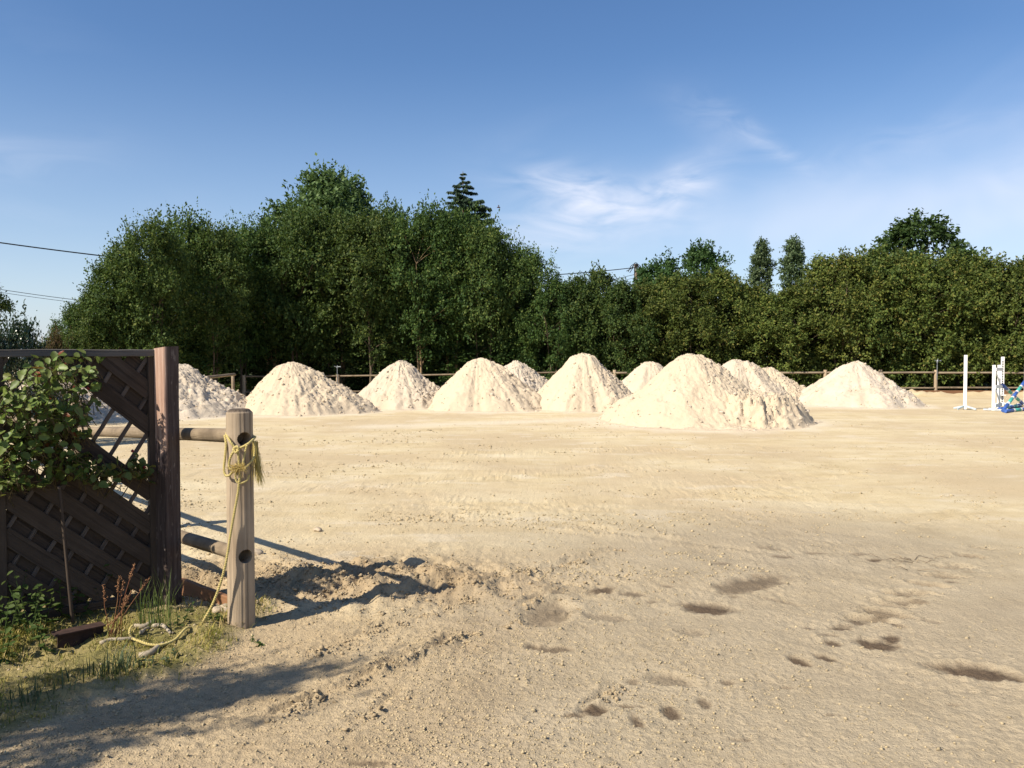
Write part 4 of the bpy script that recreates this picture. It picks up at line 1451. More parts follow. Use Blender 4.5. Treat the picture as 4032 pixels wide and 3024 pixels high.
far = thing('arena_fence', 'weathered two-rail wooden fence along the hedge', 'fence', (0, FY, 0))
post_u = [960, 1145, 1330, 1595, 1800, 2005, 2205, 2420, 2633, 2846, 3057, 3250, 3467, 3685, 3937, 4160, 4380]
px_list = []
for i, u in enumerate(post_u):
    x = (u - 2016) / FPX * FY
    px_list.append(x)
    z = fz(x)
    top = 1.07 if u > 2000 else 1.02
    roundpole('post', (x, FY, z - .3), (x, FY, z + top),   .078, .07, M_POST, far, 12, .004, i, 5)
for i in range(len(px_list) - 1):
    a, b = px_list[i], px_list[i + 1]
    rr = random.Random(i)
    for h in (.95, .30):
        roundpole('rail', (a, FY - .02, fz(a) + h + rr.uniform(-.015, .015)), (b, FY - .02, fz(b) + h + rr.uniform(-.015, .015)), (.046 if a > 4 else .036), .042 if a > 4 else .034, M_FENCE if h > .5 and a > 4 else M_RAIL, far, 10, .006, i * 3 + int(h * 9), 5)
    if a > 4:
        board('kick_board', (a + .01, FY - .13, .07), (b - .01, FY - .13, .07), .26, .03, M_KICK, far, (0, 0, 1))

# side fence joining at the corner post
c0 = P(917, 1476, 30.0); c1 = P(752, 1494, 26.5)
side = thing('corner_rail', 'short fence corner with a rail laid on top of its posts beside the flat-topped pile', 'fence', (c0.x, 30, 0))
roundpole('post', (c0.x, 30, -.35), (c0.x, 30, c0.z - .03), .062, .058, M_FENCE, side, 12, .003, 2, 5)
roundpole('post', (c1.x, c1.y, -.3), (c1.x, c1.y, c1.z - .03), .062, .058, M_FENCE, side, 12, .003, 4, 5)
roundpole('rail', (c0.x + .05, 30.05, c0.z + .01), (c1.x, c1.y - .1, c1.z + .01), .05, .055, M_FENCE, side, 10, .004, 3, 5)
roundpole('rail', (c0.x, 30, c0.z - .75), (c1.x, c1.y, c1.z - .75), .045, .045, M_RAIL, side, 10, .004, 5, 5)


def sprinkler(u, vt, label):
    x = (u - 2016) / FPX * FY
    zt = P(u, vt, FY).z
    zb = fz(x) + 1.0
    s = thing('sprinkler', label, 'sprinkler', (x, FY - .10, zb))
    h = zt - zb
    MB().tube([(0, 0, -.35), (0, 0, h * .72)], .017, 7).build('riser', M_STEEL, s)
    MB().tube([(0, 0, h * .70), (.0, 0, h * .8), (.02, -.02, h)], [.035, .04, .012], 7).tube([(0, 0, h * .78), (-.06, -.02, h * .86), (-.13, -.03, h * .90)], [.02, .018, .014], 6).build('nozzle', M_STEEL, s)
    MB().tube([(0.02, -.02, h * .84), (.12, -.03, h * .86)], [.012, .010], 5).box((.13, -.03, h * .86), (.05, .02, .05), .004).build('swing_arm', M_STEEL, s)


sprinkler(1330, 1438, 'grey arena sprinkler on the fence post between two pale piles')
sprinkler(3685, 1413, 'grey arena sprinkler on the fence post near the white jump stands')


# ------------------------------------------------------------------ show jump
def upright(p, h, s, parent, mat=M_WHITE, holes=True, big=False, rot=0.0, name='upright'):
    m = MB().box((0, 0, h / 2), (s, s, h), .006)
    o = m.build(name, mat, parent)
    o.location = Vector(p) - Vector(parent.location)
    o.rotation_euler = (0, 0, rot)
    if holes:
        hm = MB()
        k = int((h - .2) / .055)
        for i in range(k):
            hm.box((0, -s / 2 - .001, .15 + i * .055), ((.046 if big else .016), .004, (.034 if big else .016)))
        q = hm.build('hole_strip', M_BLACKHOLE, o)
        tag(q, kind='stuff')
    return o


def feet(parent, base, n=4, ln=.36, mat=M_FOOT, a0=.5):
    for i in range(n):
        a = a0 + i * 2 * math.pi / n
        d = Vector((math.cos(a), math.sin(a), 0))
        m = MB()
        p0 = Vector((0, 0, .10)); p1 = d * ln + Vector((0, 0, .02))
        o = board('foot', Vector(base) + p0 + d * .03, Vector(base) + p1, .05, .03, mat, parent, (0, 0, 1))


s1 = G(3799, 1612)
st1 = thing('jump_stand', 'tall white jump stand on splayed feet standing apart from the poles', 'jump stand', (s1.x, s1.y, 0))
upright(s1, P(3802, 1398, s1.y).z, .095, st1, rot=-.45)
feet(st1, s1)
s3 = G(3945, 1598)
st3 = thing('jump_stand', 'white jump stand with a dark hole track behind the wing', 'jump stand', (s3.x, s3.y, 0))
u3 = upright(s3, P(3946, 1405, s3.y).z, .10, st3, big=True, rot=-.45)
feet(st3, s3, 4, .34)
MB().box((-.05, -.09, 0), (.20, .10, .035), .005).box((-.12, -.09, .03), (.03, .10, .06), .004).build('pole_cup', M_WHITE, st3).location = (0, 0, P(3946, 1556, s3.y).z)

JD = Vector((.67, .742, 0))


def wing(base, label, flip=1, group=None):
    t = thing('jump_wing', label, 'jump wing', base, group)
    o0 = Vector(base); o1 = o0 + JD * .46 * flip + Vector((.045, 0, 0))
    h = 1.37
    hint = JD
    for p in (o0, o1):
        m = MB().box((0, 0, h / 2), (.09, .07, h), .006)
        o = m.build('upright', M_WHITE, t)
        o.location = p - o0
        o.rotation_euler = (0, 0, -.42)
    for z in (1.24, .72, .16):
        board('crossbar', o0 - JD * .10 * flip + Vector((.05, -.05, z)), o1 + JD * .10 * flip + Vector((.05, -.05, z)), .10, .025, M_WHITE, t, (0, 0, 1))
    board('brace', o0 + Vector((.03, -.03, 1.18)), o1 + Vector((.03, -.03, .78)), .06, .02, M_WHITE, t, (0, 0, 1))
    board('brace', o0 + Vector((.03, -.03, .66)), o1 + Vector((.03, -.03, .22)), .06, .02, M_WHITE, t, (0, 0, 1))
    pp = Vector((-JD.y, JD.x, 0))
    for p in (o0, o1):
        board('foot', p - pp * .26 + Vector((0, 0, .03)), p + pp * .26 + Vector((0, 0, .03)), .05, .06, M_WHITE_DIRTY, t, (0, 0, 1))
    return t, o0, o1


wb = G(3911, 1617)
wg, w0, w1 = wing(wb, 'white jump wing of two short posts holding one end of a striped pole')
wb2 = w1 + JD * 3.35 + Vector((.12, 0, 0))
wg2, _, _ = wing(wb2, 'white jump wing at the farther end of the crossed poles')


def striped(p0, p1, label, r=.05, cols=(M_BLUE, M_WHITE, M_GREEN, M_WHITE, M_BLUE, M_WHITE, M_GREEN, M_WHITE, M_BLUE), fr=(0, .20, .25, .40, .44, .60, .64, .79, .83, 1)):
    p0, p1 = Vector(p0), Vector(p1)
    t = thing('jump_pole', label, 'jump pole', tuple(p0), 'striped jump poles')
    for i, mt in enumerate(cols):
        a, b = p0.lerp(p1, fr[i]), p0.lerp(p1, fr[i + 1])
        roundpole('stripe', a, b, r, r, mt, t, 12, 0, 0, 2)
    return t


z_r = .05
pA0 = w1 + JD * .10 + Vector((.05, -.06, 0))
e0 = Vector((pA0.x, pA0.y, .76)); e1 = Vector((w1.x + JD.x * 3.0 + .1, w1.y + JD.y * 3.0, z_r + .02))
striped(e0, e1, 'striped blue green and white pole sloping down from the jump wing')
b0 = G(3949, 1617, .05); b1 = b0 + JD * 2.95 + Vector((0, 0, .78))
striped(b0, b1, 'striped pole rising from the sand and crossing over the other sloping pole')
striped(G(3934, 1611, .05), G(3934, 1611, .05) + JD * 2.95, 'striped pole lying on the sand behind the foot of the jump wing')
striped(G(3958, 1619, .05), G(3958, 1619, .05) + Vector((.76, .65, 0)) * 2.95, 'striped pole lying on the sand in front of the crossed poles')

# ------------------------------------------------------------------ near fence: rope post, rails
np_top = 1.30


def rope_post():
    t = thing('rope_post', 'round pale wooden post with two rail holes and a yellow rope tied round it', 'post', (NEARPOST.x, NEARPOST.y, 0))
    n = 40
    rr = random.Random(3)
    zs = [-.35, 0, .1, .25, .4, .5, .6, .75, .9, 1.0, 1.1, 1.2, np_top - .022, np_top - .003, np_top]
    V = []; Fc = []
    for zi, z in enumerate(zs):
        f = max(0, z) / np_top
        r = .0765 - .003 * f
        if z >= np_top - .004: r = .056
        if zi == len(zs) - 1: r = .05
        for k in range(n):
            a = 2 * math.pi * k / n
            q = r * (1 + .02 * math.sin(2 * a + 1) + .012 * math.sin(5 * a + .8) + .006 * rr.uniform(-1, 1))
            if k == 27 and z < .9: q *= .94
            if k == 33: q *= .965
            if k == 22 and z > .3: q *= .97
            V.append((q * math.cos(a), q * math.sin(a), z))
    for i in range(len(zs) - 1):
        for k in range(n):
            j = (k + 1) % n
            Fc.append((i * n + k, i * n + j, (i + 1) * n + j, (i + 1) * n + k))
    Fc.append(tuple(range(n - 1, -1, -1)))
    Fc.append(tuple((len(zs) - 1) * n + k for k in range(n)))
    mb = MB(); mb.add(V, Fc)
    o = mb.build('shaft', M_ROPEPOST, t)
    # bore the two rail holes
    hd = -FDIR
    for z, r in ((1.128, .041), (.445, .041)):
        c = MB().tube([hd * -.055 + Vector((0, 0, z)), hd * .3 + Vector((0, 0, z))], r, 20).build('cutter', M_BLACKHOLE, None)
        md = o.modifiers.new('b', 'BOOLEAN')
        md.operation = 'DIFFERENCE'; md.solver = 'EXACT'
        o.parent = None
        md.object = c
        dg = bpy.context.evaluated_depsgraph_get()
        dg.update()
        me = bpy.data.meshes.new_from_object(o.evaluated_get(dg))
        o.modifiers.remove(md)
        o.data = me
        bpy.data.objects.remove(c)
    o.parent = t
    me.materials.clear(); me.materials.append(M_ROPEPOST)
    me.polygons.foreach_set('material_index', [0] * len(me.polygons))
    return t


rp = rope_post()
NEAR = Vector((NEARPOST.x, NEARPOST.y, 0))
P2 = NEAR + FDIR * 3.33
P3 = NEAR + FDIR * 6.6
P4 = NEAR + FDIR * 9.9
nf = thing('near_fence', 'old round-rail fence running back from the rope post behind the lattice screen', 'fence', tuple(NEAR + FDIR * .1))
for i, p in enumerate((P2, P3, P4)):
    roundpole('post', p + Vector((0, 0, -.3)), p + Vector((0, 0, 1.22 - .08 * i)), .075, .072, M_RAIL, nf, 14, .003, 30 + i, 6)
hs = [(1.128, .445), (.95, .30), (.90, .26), (.86, .24)]
pp = [NEAR + FDIR * .03, P2, P3, P4]
for i in range(3):
    for k in (0, 1):
        roundpole('rail', pp[i] + Vector((0, 0, hs[i][k] + (0 if i == 0 else .0))), pp[i + 1] + Vector((0, 0, hs[i + 1][k])), .042, .040, M_RAIL, nf, 16, .014, 50 + i * 2 + k, 12)

# ------------------------------------------------------------------ lattice screen
PN = Vector((0.607, -0.795, 0)).normalized()    # the side that faces the viewer
PL = GDIR.normalized()
PAN_H = 1.605                                   # underside of the top rail


def gatepost():
    t = thing('screen_post', 'square brown post with worn stain at the end of the lattice screen', 'post', tuple(GATEPOST))
    s = .108
    # local axes: -y face is turned to the sun
    m = MB()
    h = 1.665
    zs = [-.3] + [h * i / 10 for i in range(0, 10)] + [h]
    rr = random.Random(2)
    b = .006
    V, Fc = [], []
    for zi, z in enumerate(zs):
        j = .0015
        prof = [(-s / 2 + b, -s / 2), (s / 2 - b, -s / 2), (s / 2, -s / 2 + b), (s / 2, s / 2 - b), (s / 2 - b, s / 2), (-s / 2 + b, s / 2), (-s / 2, s / 2 - b), (-s / 2, -s / 2 + b)]
        for (x, y) in prof:
            zz = z
            if zi == len(zs) - 1: zz = z + .10 * x * 1.0 - .05 * abs(y) + rr.uniform(-.004, .004)
            V.append((x + rr.uniform(-j, j), y + rr.uniform(-j, j), zz - .85))
    for i in range(len(zs) - 1):
        for k in range(8):
            jn = (k + 1) % 8
            Fc.append((i * 8 + k, i * 8 + jn, (i + 1) * 8 + jn, (i + 1) * 8 + k))
    Fc.append(tuple(range(7, -1, -1))); Fc.append(tuple((len(zs) - 1) * 8 + k for k in range(8)))
    m.add(V, Fc)
    o = m.build('shaft', M_GATEPOST, t)
    o.location = (0, 0, .85)
    o.rotation_euler = (0, 0, R(-31))
    return t


gatepost()


def screen(origin, length, slope, label, seed, missing_front=(), missing_back=(), name='lattice_screen', sag=0.0, short=None):
    """origin: right-hand end at ground; boards in two layers with battens woven between"""
    rr = random.Random(seed)
    t = thing(name, label, 'lattice screen', tuple(origin), 'lattice screens')
    o = Vector(origin)
    W_ = length
    up = Vector((0, 0, 1))

    def at(a, z, n=0.0):      # a along the screen from its right end
        return o + PL * a + up * (z - sag * a) + PN * n
    # frame
    board('top_rail', at(-.02, PAN_H + .022), at(W_ + .01, PAN_H + .022), .044, .075, M_FRAME, t, up, .004, .0015, seed)
    board('stile', at(W_ - .024, .05, 0.0), at(W_ - .024, PAN_H - .002), .048, .06, M_DARKWOOD, t, PL, .004, .001, seed + 1)
    board('stile', at(.022, .05, 0.0), at(.022, PAN_H - .002), .044, .06, M_DARKWOOD, t, PL, .004, .001, seed + 2)
    board('bottom_rail', at(.046, .085), at(W_ - .05, .085), .05, .055, M_DARKWOOD, t, up, .004, .001, seed + 3)
    a0, a1 = .026, W_ - .030
    z0, z1 = .112, PAN_H - .004
    ang = math.radians(41)
    ca, sa = math.cos(ang), math.sin(ang)

    def clip(c, dirv):
        """line: c + s*dirv (2d a,z) clipped to the frame"""
        lo, hi = -9, 9
        for i, (mn, mx) in enumerate(((a0, a1), (z0, z1))):
            if abs(dirv[i]) < 1e-6:
                if not mn <= c[i] <= mx: return None
                continue
            q0, q1 = (mn - c[i]) / dirv[i], (mx - c[i]) / dirv[i]
            if q0 > q1: q0, q1 = q1, q0
            lo, hi = max(lo, q0), min(hi, q1)
        return (lo, hi) if hi - lo > .05 else None

    def piece(nm, c, dirv, w, th, n, mat, sd, amax=None):
        r_ = clip(c, dirv)
        if r_ is None: return
        if amax is not None: r_ = (r_[0], min(r_[1], (amax - c[0]) / dirv[0]))
        if r_[1] - r_[0] < .05: return
        p0 = at(c[0] + dirv[0] * r_[0], c[1] + dirv[1] * r_[0], n)
        p1 = at(c[0] + dirv[0] * r_[1], c[1] + dirv[1] * r_[1], n)
        hint = (PL * (-dirv[1]) + up * dirv[0])
        board(nm, p0, p1, w, th, mat, t, hint, .002, .0018, sd)
    # long boards rise with a (to the left) when slope>0
    dB = (ca, sa * slope)
    nB = (-sa * slope, ca)
    pitch = .160
    rng_ = range(-12, 14)
    aref, zref = (0.0, 0.71) if slope > 0 else (W_, 0.9)
    for k in rng_:
        for layer in (0, 1):
            if (layer == 0 and k in missing_front) or (layer == 1 and k in missing_back):
                continue
            off = k * pitch + (pitch / 2 if layer else 0) + rr.uniform(-.006, .006)
            c = (aref + nB[0] * off, zref + nB[1] * off)
            tw = rr.uniform(-.008, .008)
            d = (dB[0] * math.cos(tw) - dB[1] * math.sin(tw), dB[0] * math.sin(tw) + dB[1] * math.cos(tw))
            piece('board', c, d, .097 + rr.uniform(-.004, .004), .010, .013 if layer == 0 else -.013, M_DARKWOOD, seed + 100 + k * 2 + layer, (short or {}).get((layer, k)))
    # thin battens across
    dT = (math.cos(R(58)), -math.sin(R(58)) * slope)
    nT = (math.sin(R(58)) * slope, math.cos(R(58)))
    for k in range(-14, 16):
        off = k * .128 + rr.uniform(-.006, .006)
        c = (aref + nT[0] * off, zref + nT[1] * off)
        piece('batten', c, dT, .024, .012, 0.0, M_BATTEN, seed + 300 + k)
    return t


SC0 = GATEPOST + PL * .058 + PN * (-.055)
screen(SC0, .87, 1, 'dark woven lattice screen with missing slats beside the brown post', 900, missing_front=(1,), missing_back=(0, 1, -1), sag=.004, short={(0, 0): .56, (1, -2): .60})
SC1 = SC0 + PL * .88
board_post = thing('screen_post', 'square dark post between the two lattice screens', 'post', tuple(SC1 - PN * .075 + PL * .02))
MB().box((0, 0, .80), (.07, .07, 1.62), .006).build('shaft', M_DARKWOOD, board_post).rotation_euler = (0, 0, math.atan2(PL.y, PL.x))
screen(SC1, 1.5, -1, 'dark lattice screen with slats slanting the other way at the far end', 940, sag=.0)
end_post = thing('screen_post', 'square dark post at the outer end of the second lattice screen', 'post', tuple(SC1 + PL * 1.56))
MB().box((0, 0, .82), (.09, .09, 1.66), .006).build('shaft', M_DARKWOOD, end_post).rotation_euler = (0, 0, math.atan2(PL.y, PL.x))

# bar leaning in front of the screen
q0 = PD(128, 1050, 4.72); q1 = PD(158, 1330, 4.80)
sb = thing('leaning_rod', 'thin dark rod leaning upright against the lattice screen', 'rod', (q1.x, q1.y, 0))
roundpole('shaft', (q0.x, q0.y, q0.z), (q1.x, q1.y, 0.0),   .009, .010, M_DARKWOOD, sb, 8, .002, 1, 4)

# ------------------------------------------------------------------ climbing rose
def rose_leaf_mesh(seed, red=False):
    """ovate toothed leaf, folded along the midrib; length 1 along +y"""
    rr = random.Random(seed)
    n = 7
    m = MB()
    mid = [(0, i / (n - 1), -.06 * math.sin(math.pi * i / (n - 1)) - .10 * (i / (n - 1)) ** 2) for i in range(n)]
    L, Rg = [], []
    for i in range(n):
        f = i / (n - 1)
        w = .37 * (math.sin(math.pi * f ** .8) ** .75) if 0 < f < 1 else 0
        tooth = .03 * (1 if i % 2 else -1)
        for sgn, lst in ((-1, L), (1, Rg)):
            lst.append((sgn * (w + (tooth if 0 < f < 1 else 0) + rr.uniform(-.012, .012)), f + .02, .10 * w / .37 - .10 * f * f + rr.uniform(-.02, .02)))
    vs = mid + L + Rg
    fs = []
    for i in range(n - 1):
        fs.append((i, i + 1, n + i + 1, n + i))
        fs.append((i + 1, i, 2 * n + i, 2 * n + i + 1))
    m.add(vs, fs)
    me = m.mesh('leaf', True)
    me.materials.append(M_LEAF_ROSE_RED if red else M_LEAF_ROSE)
    return me


LEAFM = [rose_leaf_mesh(s) for s in range(5)]
LEAFR = [rose_leaf_mesh(s + 20, True) for s in range(2)]
BIGV = np.array([v.co[:] for v in LEAFM[0].vertices])
BIGF = [tuple(p.vertices) for p in LEAFM[0].polygons]


def climbing_rose():
    rng = random.Random(77)
    base = SC0 + PL * .55 + PN * .16
    t = thing('climbing_rose', 'climbing rose with toothed green and reddish leaves over the lattice screen', 'climbing plant', (base.x, base.y, 0))
    b0 = Vector((base.x, base.y, 0))
    # leaf clusters: centre in the view, half sizes, number, offset towards the viewer
    blobs = [(105, 795, 62, 26, 46, .16), (60, 842, 60, 36, 50, .16), (130, 842, 55, 34, 42, .13), (185, 820, 38, 32, 30, .10), (30, 880, 44, 36, 54, .18), (100, 892, 66, 38, 76, .16),
             (155, 888, 40, 34, 52, .12), (205, 868, 10, 8, 5, .08), (60, 950, 62, 32, 80, .15), (125, 945, 62, 30, 78, .14), (180, 940, 20, 14, 10, .10), (20, 990, 40, 34, 50, .16), (110, 995, 58, 26, 46, .12),
             (185, 1000, 44, 24, 46, .10), (248, 1016, 40, 20, 44, .09), (298, 1004, 28, 20, 30, .07), (318, 1020, 22, 22, 18, .06), (215, 1036, 36, 15, 26, .10), (150, 770, 60, 8, 12, .10),
             (-60, 900, 60, 90, 60, .15), (18, 1045, 34, 24, 34, .13), (70, 1035, 30, 16, 14, .10), (150, 1030, 34, 16, 18, .10)]
    pts = []
    plane_o = SC0
    for (cx, cy, hw, hh, n, off) in blobs:
        for i in range(n):
            a = rng.uniform(0, 6.28); r_ = math.sqrt(rng.random())
            x = cx + hw * r_ * math.cos(a); y = cy + hh * r_ * math.sin(a)
            d = ray(x * DS, y * DS)
            o = off * rng.uniform(-.15, 1.9) + .03
            # meet the plane of the screen, moved towards the viewer by o
            q = plane_o + PN * o
            s = (q - Vector((0, 0, CAM_H))).dot(PN) / d.dot(PN)
            p = Vector((0, 0, CAM_H)) + d * s
            if p.z < .03: continue
            pts.append((p, o))
    # canes
    targets = [PD(105, 790, 4.6), PD(60, 850, 4.5), PD(180, 810, 4.7), PD(30, 900, 4.4), PD(140, 900, 4.6), PD(205, 900, 4.7), PD(300, 985, 4.9), PD(318, 1020, 4.9), PD(230, 1020, 4.75), PD(80, 960, 4.5), PD(30, 1000, 4.4), PD(250, 1000, 4.85)]
    for i, tg in enumerate(targets):
        tg = Vector(tg)
        d = (tg - plane_o).dot(PN)
        tg = tg - PN * d + PN * rng.uniform(.06, .18)
        s = b0 + PL * rng.uniform(-.12, .2) + Vector((0, 0, -.02)) - PN * rng.uniform(.30, .36)
        mid = s.lerp(tg, .55) + Vector((0, 0, .10)) - PN * rng.uniform(.12, .2)
        pl = []
        for k in range(11):
            f = k / 10
            p = s * (1 - f) ** 2 + mid * 2 * f * (1 - f) + tg * f * f
            pl.append(p - b0 + Vector((rng.uniform(-.008, .008), rng.uniform(-.008, .008), 0)))
        MB().tube(pl, [.0085 - .006 * k / 10 for k in range(11)], 6).build('cane', M_CANE, t, True)
    # twigs linking leaves
    tw = MB()
    pts.sort(key=lambda q: -q[1])
    front = pts[:300]; rest = pts[300:]
    cam_dir = Vector((.5, -.8, 0))
    for i, (p, o) in enumerate(front):
        red = rng.random() < .045 or (p.z > 1.5 and rng.random() < .10)
        me = (LEAFR if red else LEAFM)[rng.randrange(2 if red else 5)]
        ob = link('leaf', me, None, t)
        nrm = (Vector((0, 0, .75)) + PN * .45 + Vector((-.35, -.2, 0)) + Vector([rng.gauss(0, .42) for _ in range(3)])).normalized()
        ax = (Vector([rng.gauss(0, .8) for _ in range(3)]) + Vector((0, 0, -.45)) + PN * .35)
        ax = (ax - nrm * ax.dot(nrm)).normalized()
        xx = ax.cross(nrm)
        M = Matrix((xx, ax, nrm)).transposed().to_4x4()
        s = rng.uniform(.038, .068)
        M = M @ Matrix.Scale(s, 4)
        M.translation = p - b0
        ob.matrix_local = M
        e = p - b0
        tw.tube([e, e + Vector((rng.uniform(-.03, .03), rng.uniform(0, .03), -.04)), e + Vector((rng.uniform(-.05, .05), .05, -.07 + rng.uniform(-.03, .03))) - PN * .05], [.0015, .002, .0028], 4, False)
    Vs, Fs = [], []
    for i, (p, o) in enumerate(rest):
        nrm = (Vector((0, 0, .7)) + PN * .4 + Vector([rng.gauss(0, .5) for _ in range(3)])).normalized()
        ax = (Vector([rng.gauss(0, .8) for _ in range(3)]) + Vector((0, 0, -.4)))
        ax = (ax - nrm * ax.dot(nrm)).normalized()
        xx = ax.cross(nrm)
        s = rng.uniform(.036, .062)
        A = np.array([xx[:], ax[:], nrm[:]]) * s
        b = len(Vs)
        for v in BIGV @ A + np.array((p - b0)[:]): Vs.append(tuple(v))
        Fs += [tuple(b + q for q in f) for f in BIGF]
        e = p - b0
        tw.tube([e, e + Vector((rng.uniform(-.05, .05), .04, -.06 + rng.uniform(-.03, .03))) - PN * .03], [.0015, .0026], 4, False)
    mb = MB(); mb.v = Vs; mb.f = Fs
    tag(mb.build('foliage', M_LEAF_ROSE, t, True), kind='stuff')
    tag(tw.build('twigs', M_CANE, t), kind='stuff')
    for (x, y) in ((104, 783), (190, 840), (286, 975), (312, 1010), (160, 838)):
        p = PD(x, y, 4.6); d = (p - plane_o).dot(PN)
        p = Vector((0, 0, CAM_H)) + ray(x * DS, y * DS) * ((plane_o + PN * .15 - Vector((0, 0, CAM_H))).dot(PN) / ray(x * DS, y * DS).dot(PN))
        e = p - b0
        MB().tube([e + Vector((0, 0, .012)), e + Vector((0, 0, .006)), e, e - Vector((0, 0, .007))], [.003, .009, .010, .003], 8).build('rose_hip', M_HIP, t, True)


climbing_rose()


# ------------------------------------------------------------------ rope
def catmull(pts, step):
    pts = [Vector(p) for p in pts]
    P_ = [pts[0] * 2 - pts[1]] + pts + [pts[-1] * 2 - pts[-2]]
    out = []
    for i in range(1, len(P_) - 2):
        a, b, c, d = P_[i - 1], P_[i], P_[i + 1], P_[i + 2]
        n = max(2, int((c - b).length / step))
        for k in range(n):
            s = k / n
            out.append(.5 * ((2 * b) + (c - a) * s + (2 * a - 5 * b + 4 * c - d) * s * s + (3 * b - a - 3 * c + d) * s ** 3))
    out.append(pts[-1])
    return out


def rope_part(name, pts, r, parent, pitch=.042):
    path = catmull(pts, .006)
    o = Vector(parent.location)
    ref = None
    fr = []
    for i, p in enumerate(path):
        d = (path[min(i + 1, len(path) - 1)] - path[max(i - 1, 0)]).normalized()
        if ref is None: ref = d.orthogonal().normalized()
        ref = (ref - d * ref.dot(d)).normalized()
        fr.append((p - o, ref.copy(), d.cross(ref)))
    m = MB()
    for s in range(3):
        st = []
        L = 0
        for i, (p, a, b) in enumerate(fr):
            if i: L += (path[i] - path[i - 1]).length
            an = 2 * math.pi * (L / pitch + s / 3)
            st.append(p + (a * math.cos(an) + b * math.sin(an)) * r * .52)
        m.tube(st, r * .56, 5)
    return m.build(name, M_ROPE, parent, True)


def rope():
    t = thing('yellow_rope', 'frayed yellow rope knotted round the post with its tail hanging to the grass', 'rope', tuple(NEAR + Vector((0, -.1, 0))))
    D0 = NEAR.y - .088
    q = lambda u, v, d=0.0: P(u, v, D0 + d)
    rp_ = .0076
    cx, cy = NEAR.x, NEAR.y
    # ring round the back of the post
    left = q(893, 1706, .07); right = q(1003, 1722, .10)
    back = [Vector((cx - .06, cy + .068, left.z + .004)), Vector((cx + .01, cy + .093, left.z)), Vector((cx + .065, cy + .062, right.z))]
    rope_part('loop', [q(926, 1766, -.01), q(905, 1735, .0), left] + back + [right, q(985, 1742, .015), q(960, 1757, -.005), q(935, 1768, -.012)], rp_, t)
    rope_part('loop', [left + Vector((-.008, -.01, -.01)), q(890, 1750, .03), q(886, 1800, .02), q(882, 1845, .01), q(887, 1870, 0), q(902, 1872, -.01), q(915, 1858, -.015)], rp_, t)
    rope_part('loop', [q(930, 1768, -.025), q(915, 1785, -.015), q(905, 1808, -.01), q(902, 1835, -.01), q(912, 1852, -.015)], rp_, t)
    rope_part('loop', [q(932, 1765, -.03), q(938, 1788, -.025), q(940, 1812, -.02), q(941, 1835, -.02)], rp_ * .95, t)
    rope_part('loop', [q(1000, 1735, .05), q(1003, 1765, .05), q(1001, 1795, .045), q(993, 1812, .02), q(970, 1838, -.01), q(955, 1848, -.02)], rp_ * .9, t)
    rope_part('loop', [q(972, 1752, -.01), q(964, 1785, -.012), q(958, 1815, -.016), q(955, 1835, -.018)], rp_ * .8, t)
    rope_part('loop', [q(930, 1858, -.02), q(927, 1880, -.02), q(935, 1900, -.022), q(950, 1902, -.02), q(972, 1892, -.01), q(982, 1868, .0)], rp_ * .8, t)
    rope_part('knot', [q(918, 1770, -.02), q(930, 1758, -.035), q(940, 1768, -.035), q(930, 1782, -.035), q(920, 1772, -.03), q(934, 1764, -.022)], rp_ * 1.05, t, .05)
    tail = [q(944, 1862, -.02), q(943, 1890, -.022), q(940, 1912, -.022), q(937, 1940, -.018), q(926, 2000, -.016), q(915, 2060, -.015), q(905, 2120, -.015), q(896, 2180, -.02), q(886, 2230, -.03), q(870, 2290, -.03), q(845, 2360, -.03), q(815, 2420, -.04), q(780, 2470, -.05)]
    for (u, v) in ((735, 2510), (690, 2535), (640, 2552), (590, 2556), (545, 2549), (516, 2532), (512, 2515), (525, 2505)):
        g = G(u, v, .03)
        g.z = gz(g.x, g.y) + .02
        tail.append(g)
    rope_part('tail', tail, rp_, t)
    # frayed tuft in front and long tassel on the right
    rng = random.Random(4)
    m = MB()
    c = q(938, 1846, -.035) - Vector(t.location)
    for i in range(330):
        d = Vector((rng.gauss(0, 1), rng.gauss(0, .6), rng.gauss(0, .8))).normalized()
        s = c + Vector((rng.gauss(0, .022), rng.gauss(0, .010), rng.gauss(0, .010)))
        L = rng.uniform(.012, .042)
        w = Vector((rng.gauss(0, 1), rng.gauss(0, 1), rng.gauss(0, 1))).normalized() * .0012
        e1 = s + d * L * .6 + Vector((0, 0, rng.uniform(-.006, .008)))
        e2 = s + d * L + Vector((rng.uniform(-.012, .012), rng.uniform(-.01, .01), rng.uniform(-.012, .012)))
        m.add([s - w, s + w, e1 + w, e1 - w, e2], [(0, 1, 2, 3), (3, 2, 4)])
    tag(m.build('frayed_tuft', M_FRAY, t), kind='stuff')
    m = MB()
    top = q(1004, 1755, .065) - Vector(t.location)
    for i in range(150):
        s = top + Vector((rng.gauss(.0, .006), rng.gauss(0, .010), rng.uniform(-.02, .03)))
        L = rng.uniform(.15, .24)
        sp = rng.uniform(-.006, .050)
        w = Vector((1, rng.gauss(0, .6), 0)).normalized() * .0013
        last = None
        vs = []
        for k in range(6):
            f = k / 5
            p = s + Vector((sp * f ** 1.3 + rng.uniform(-.002, .002), rng.gauss(0, .004) * f, -L * f))
            vs += [p - w * (1 - .6 * f), p + w * (1 - .6 * f)]
        m.add(vs, [(2 * k, 2 * k + 1, 2 * k + 3, 2 * k + 2) for k in range(5)])
    tag(m.build('tassel', M_FRAY, t), kind='stuff')


rope()

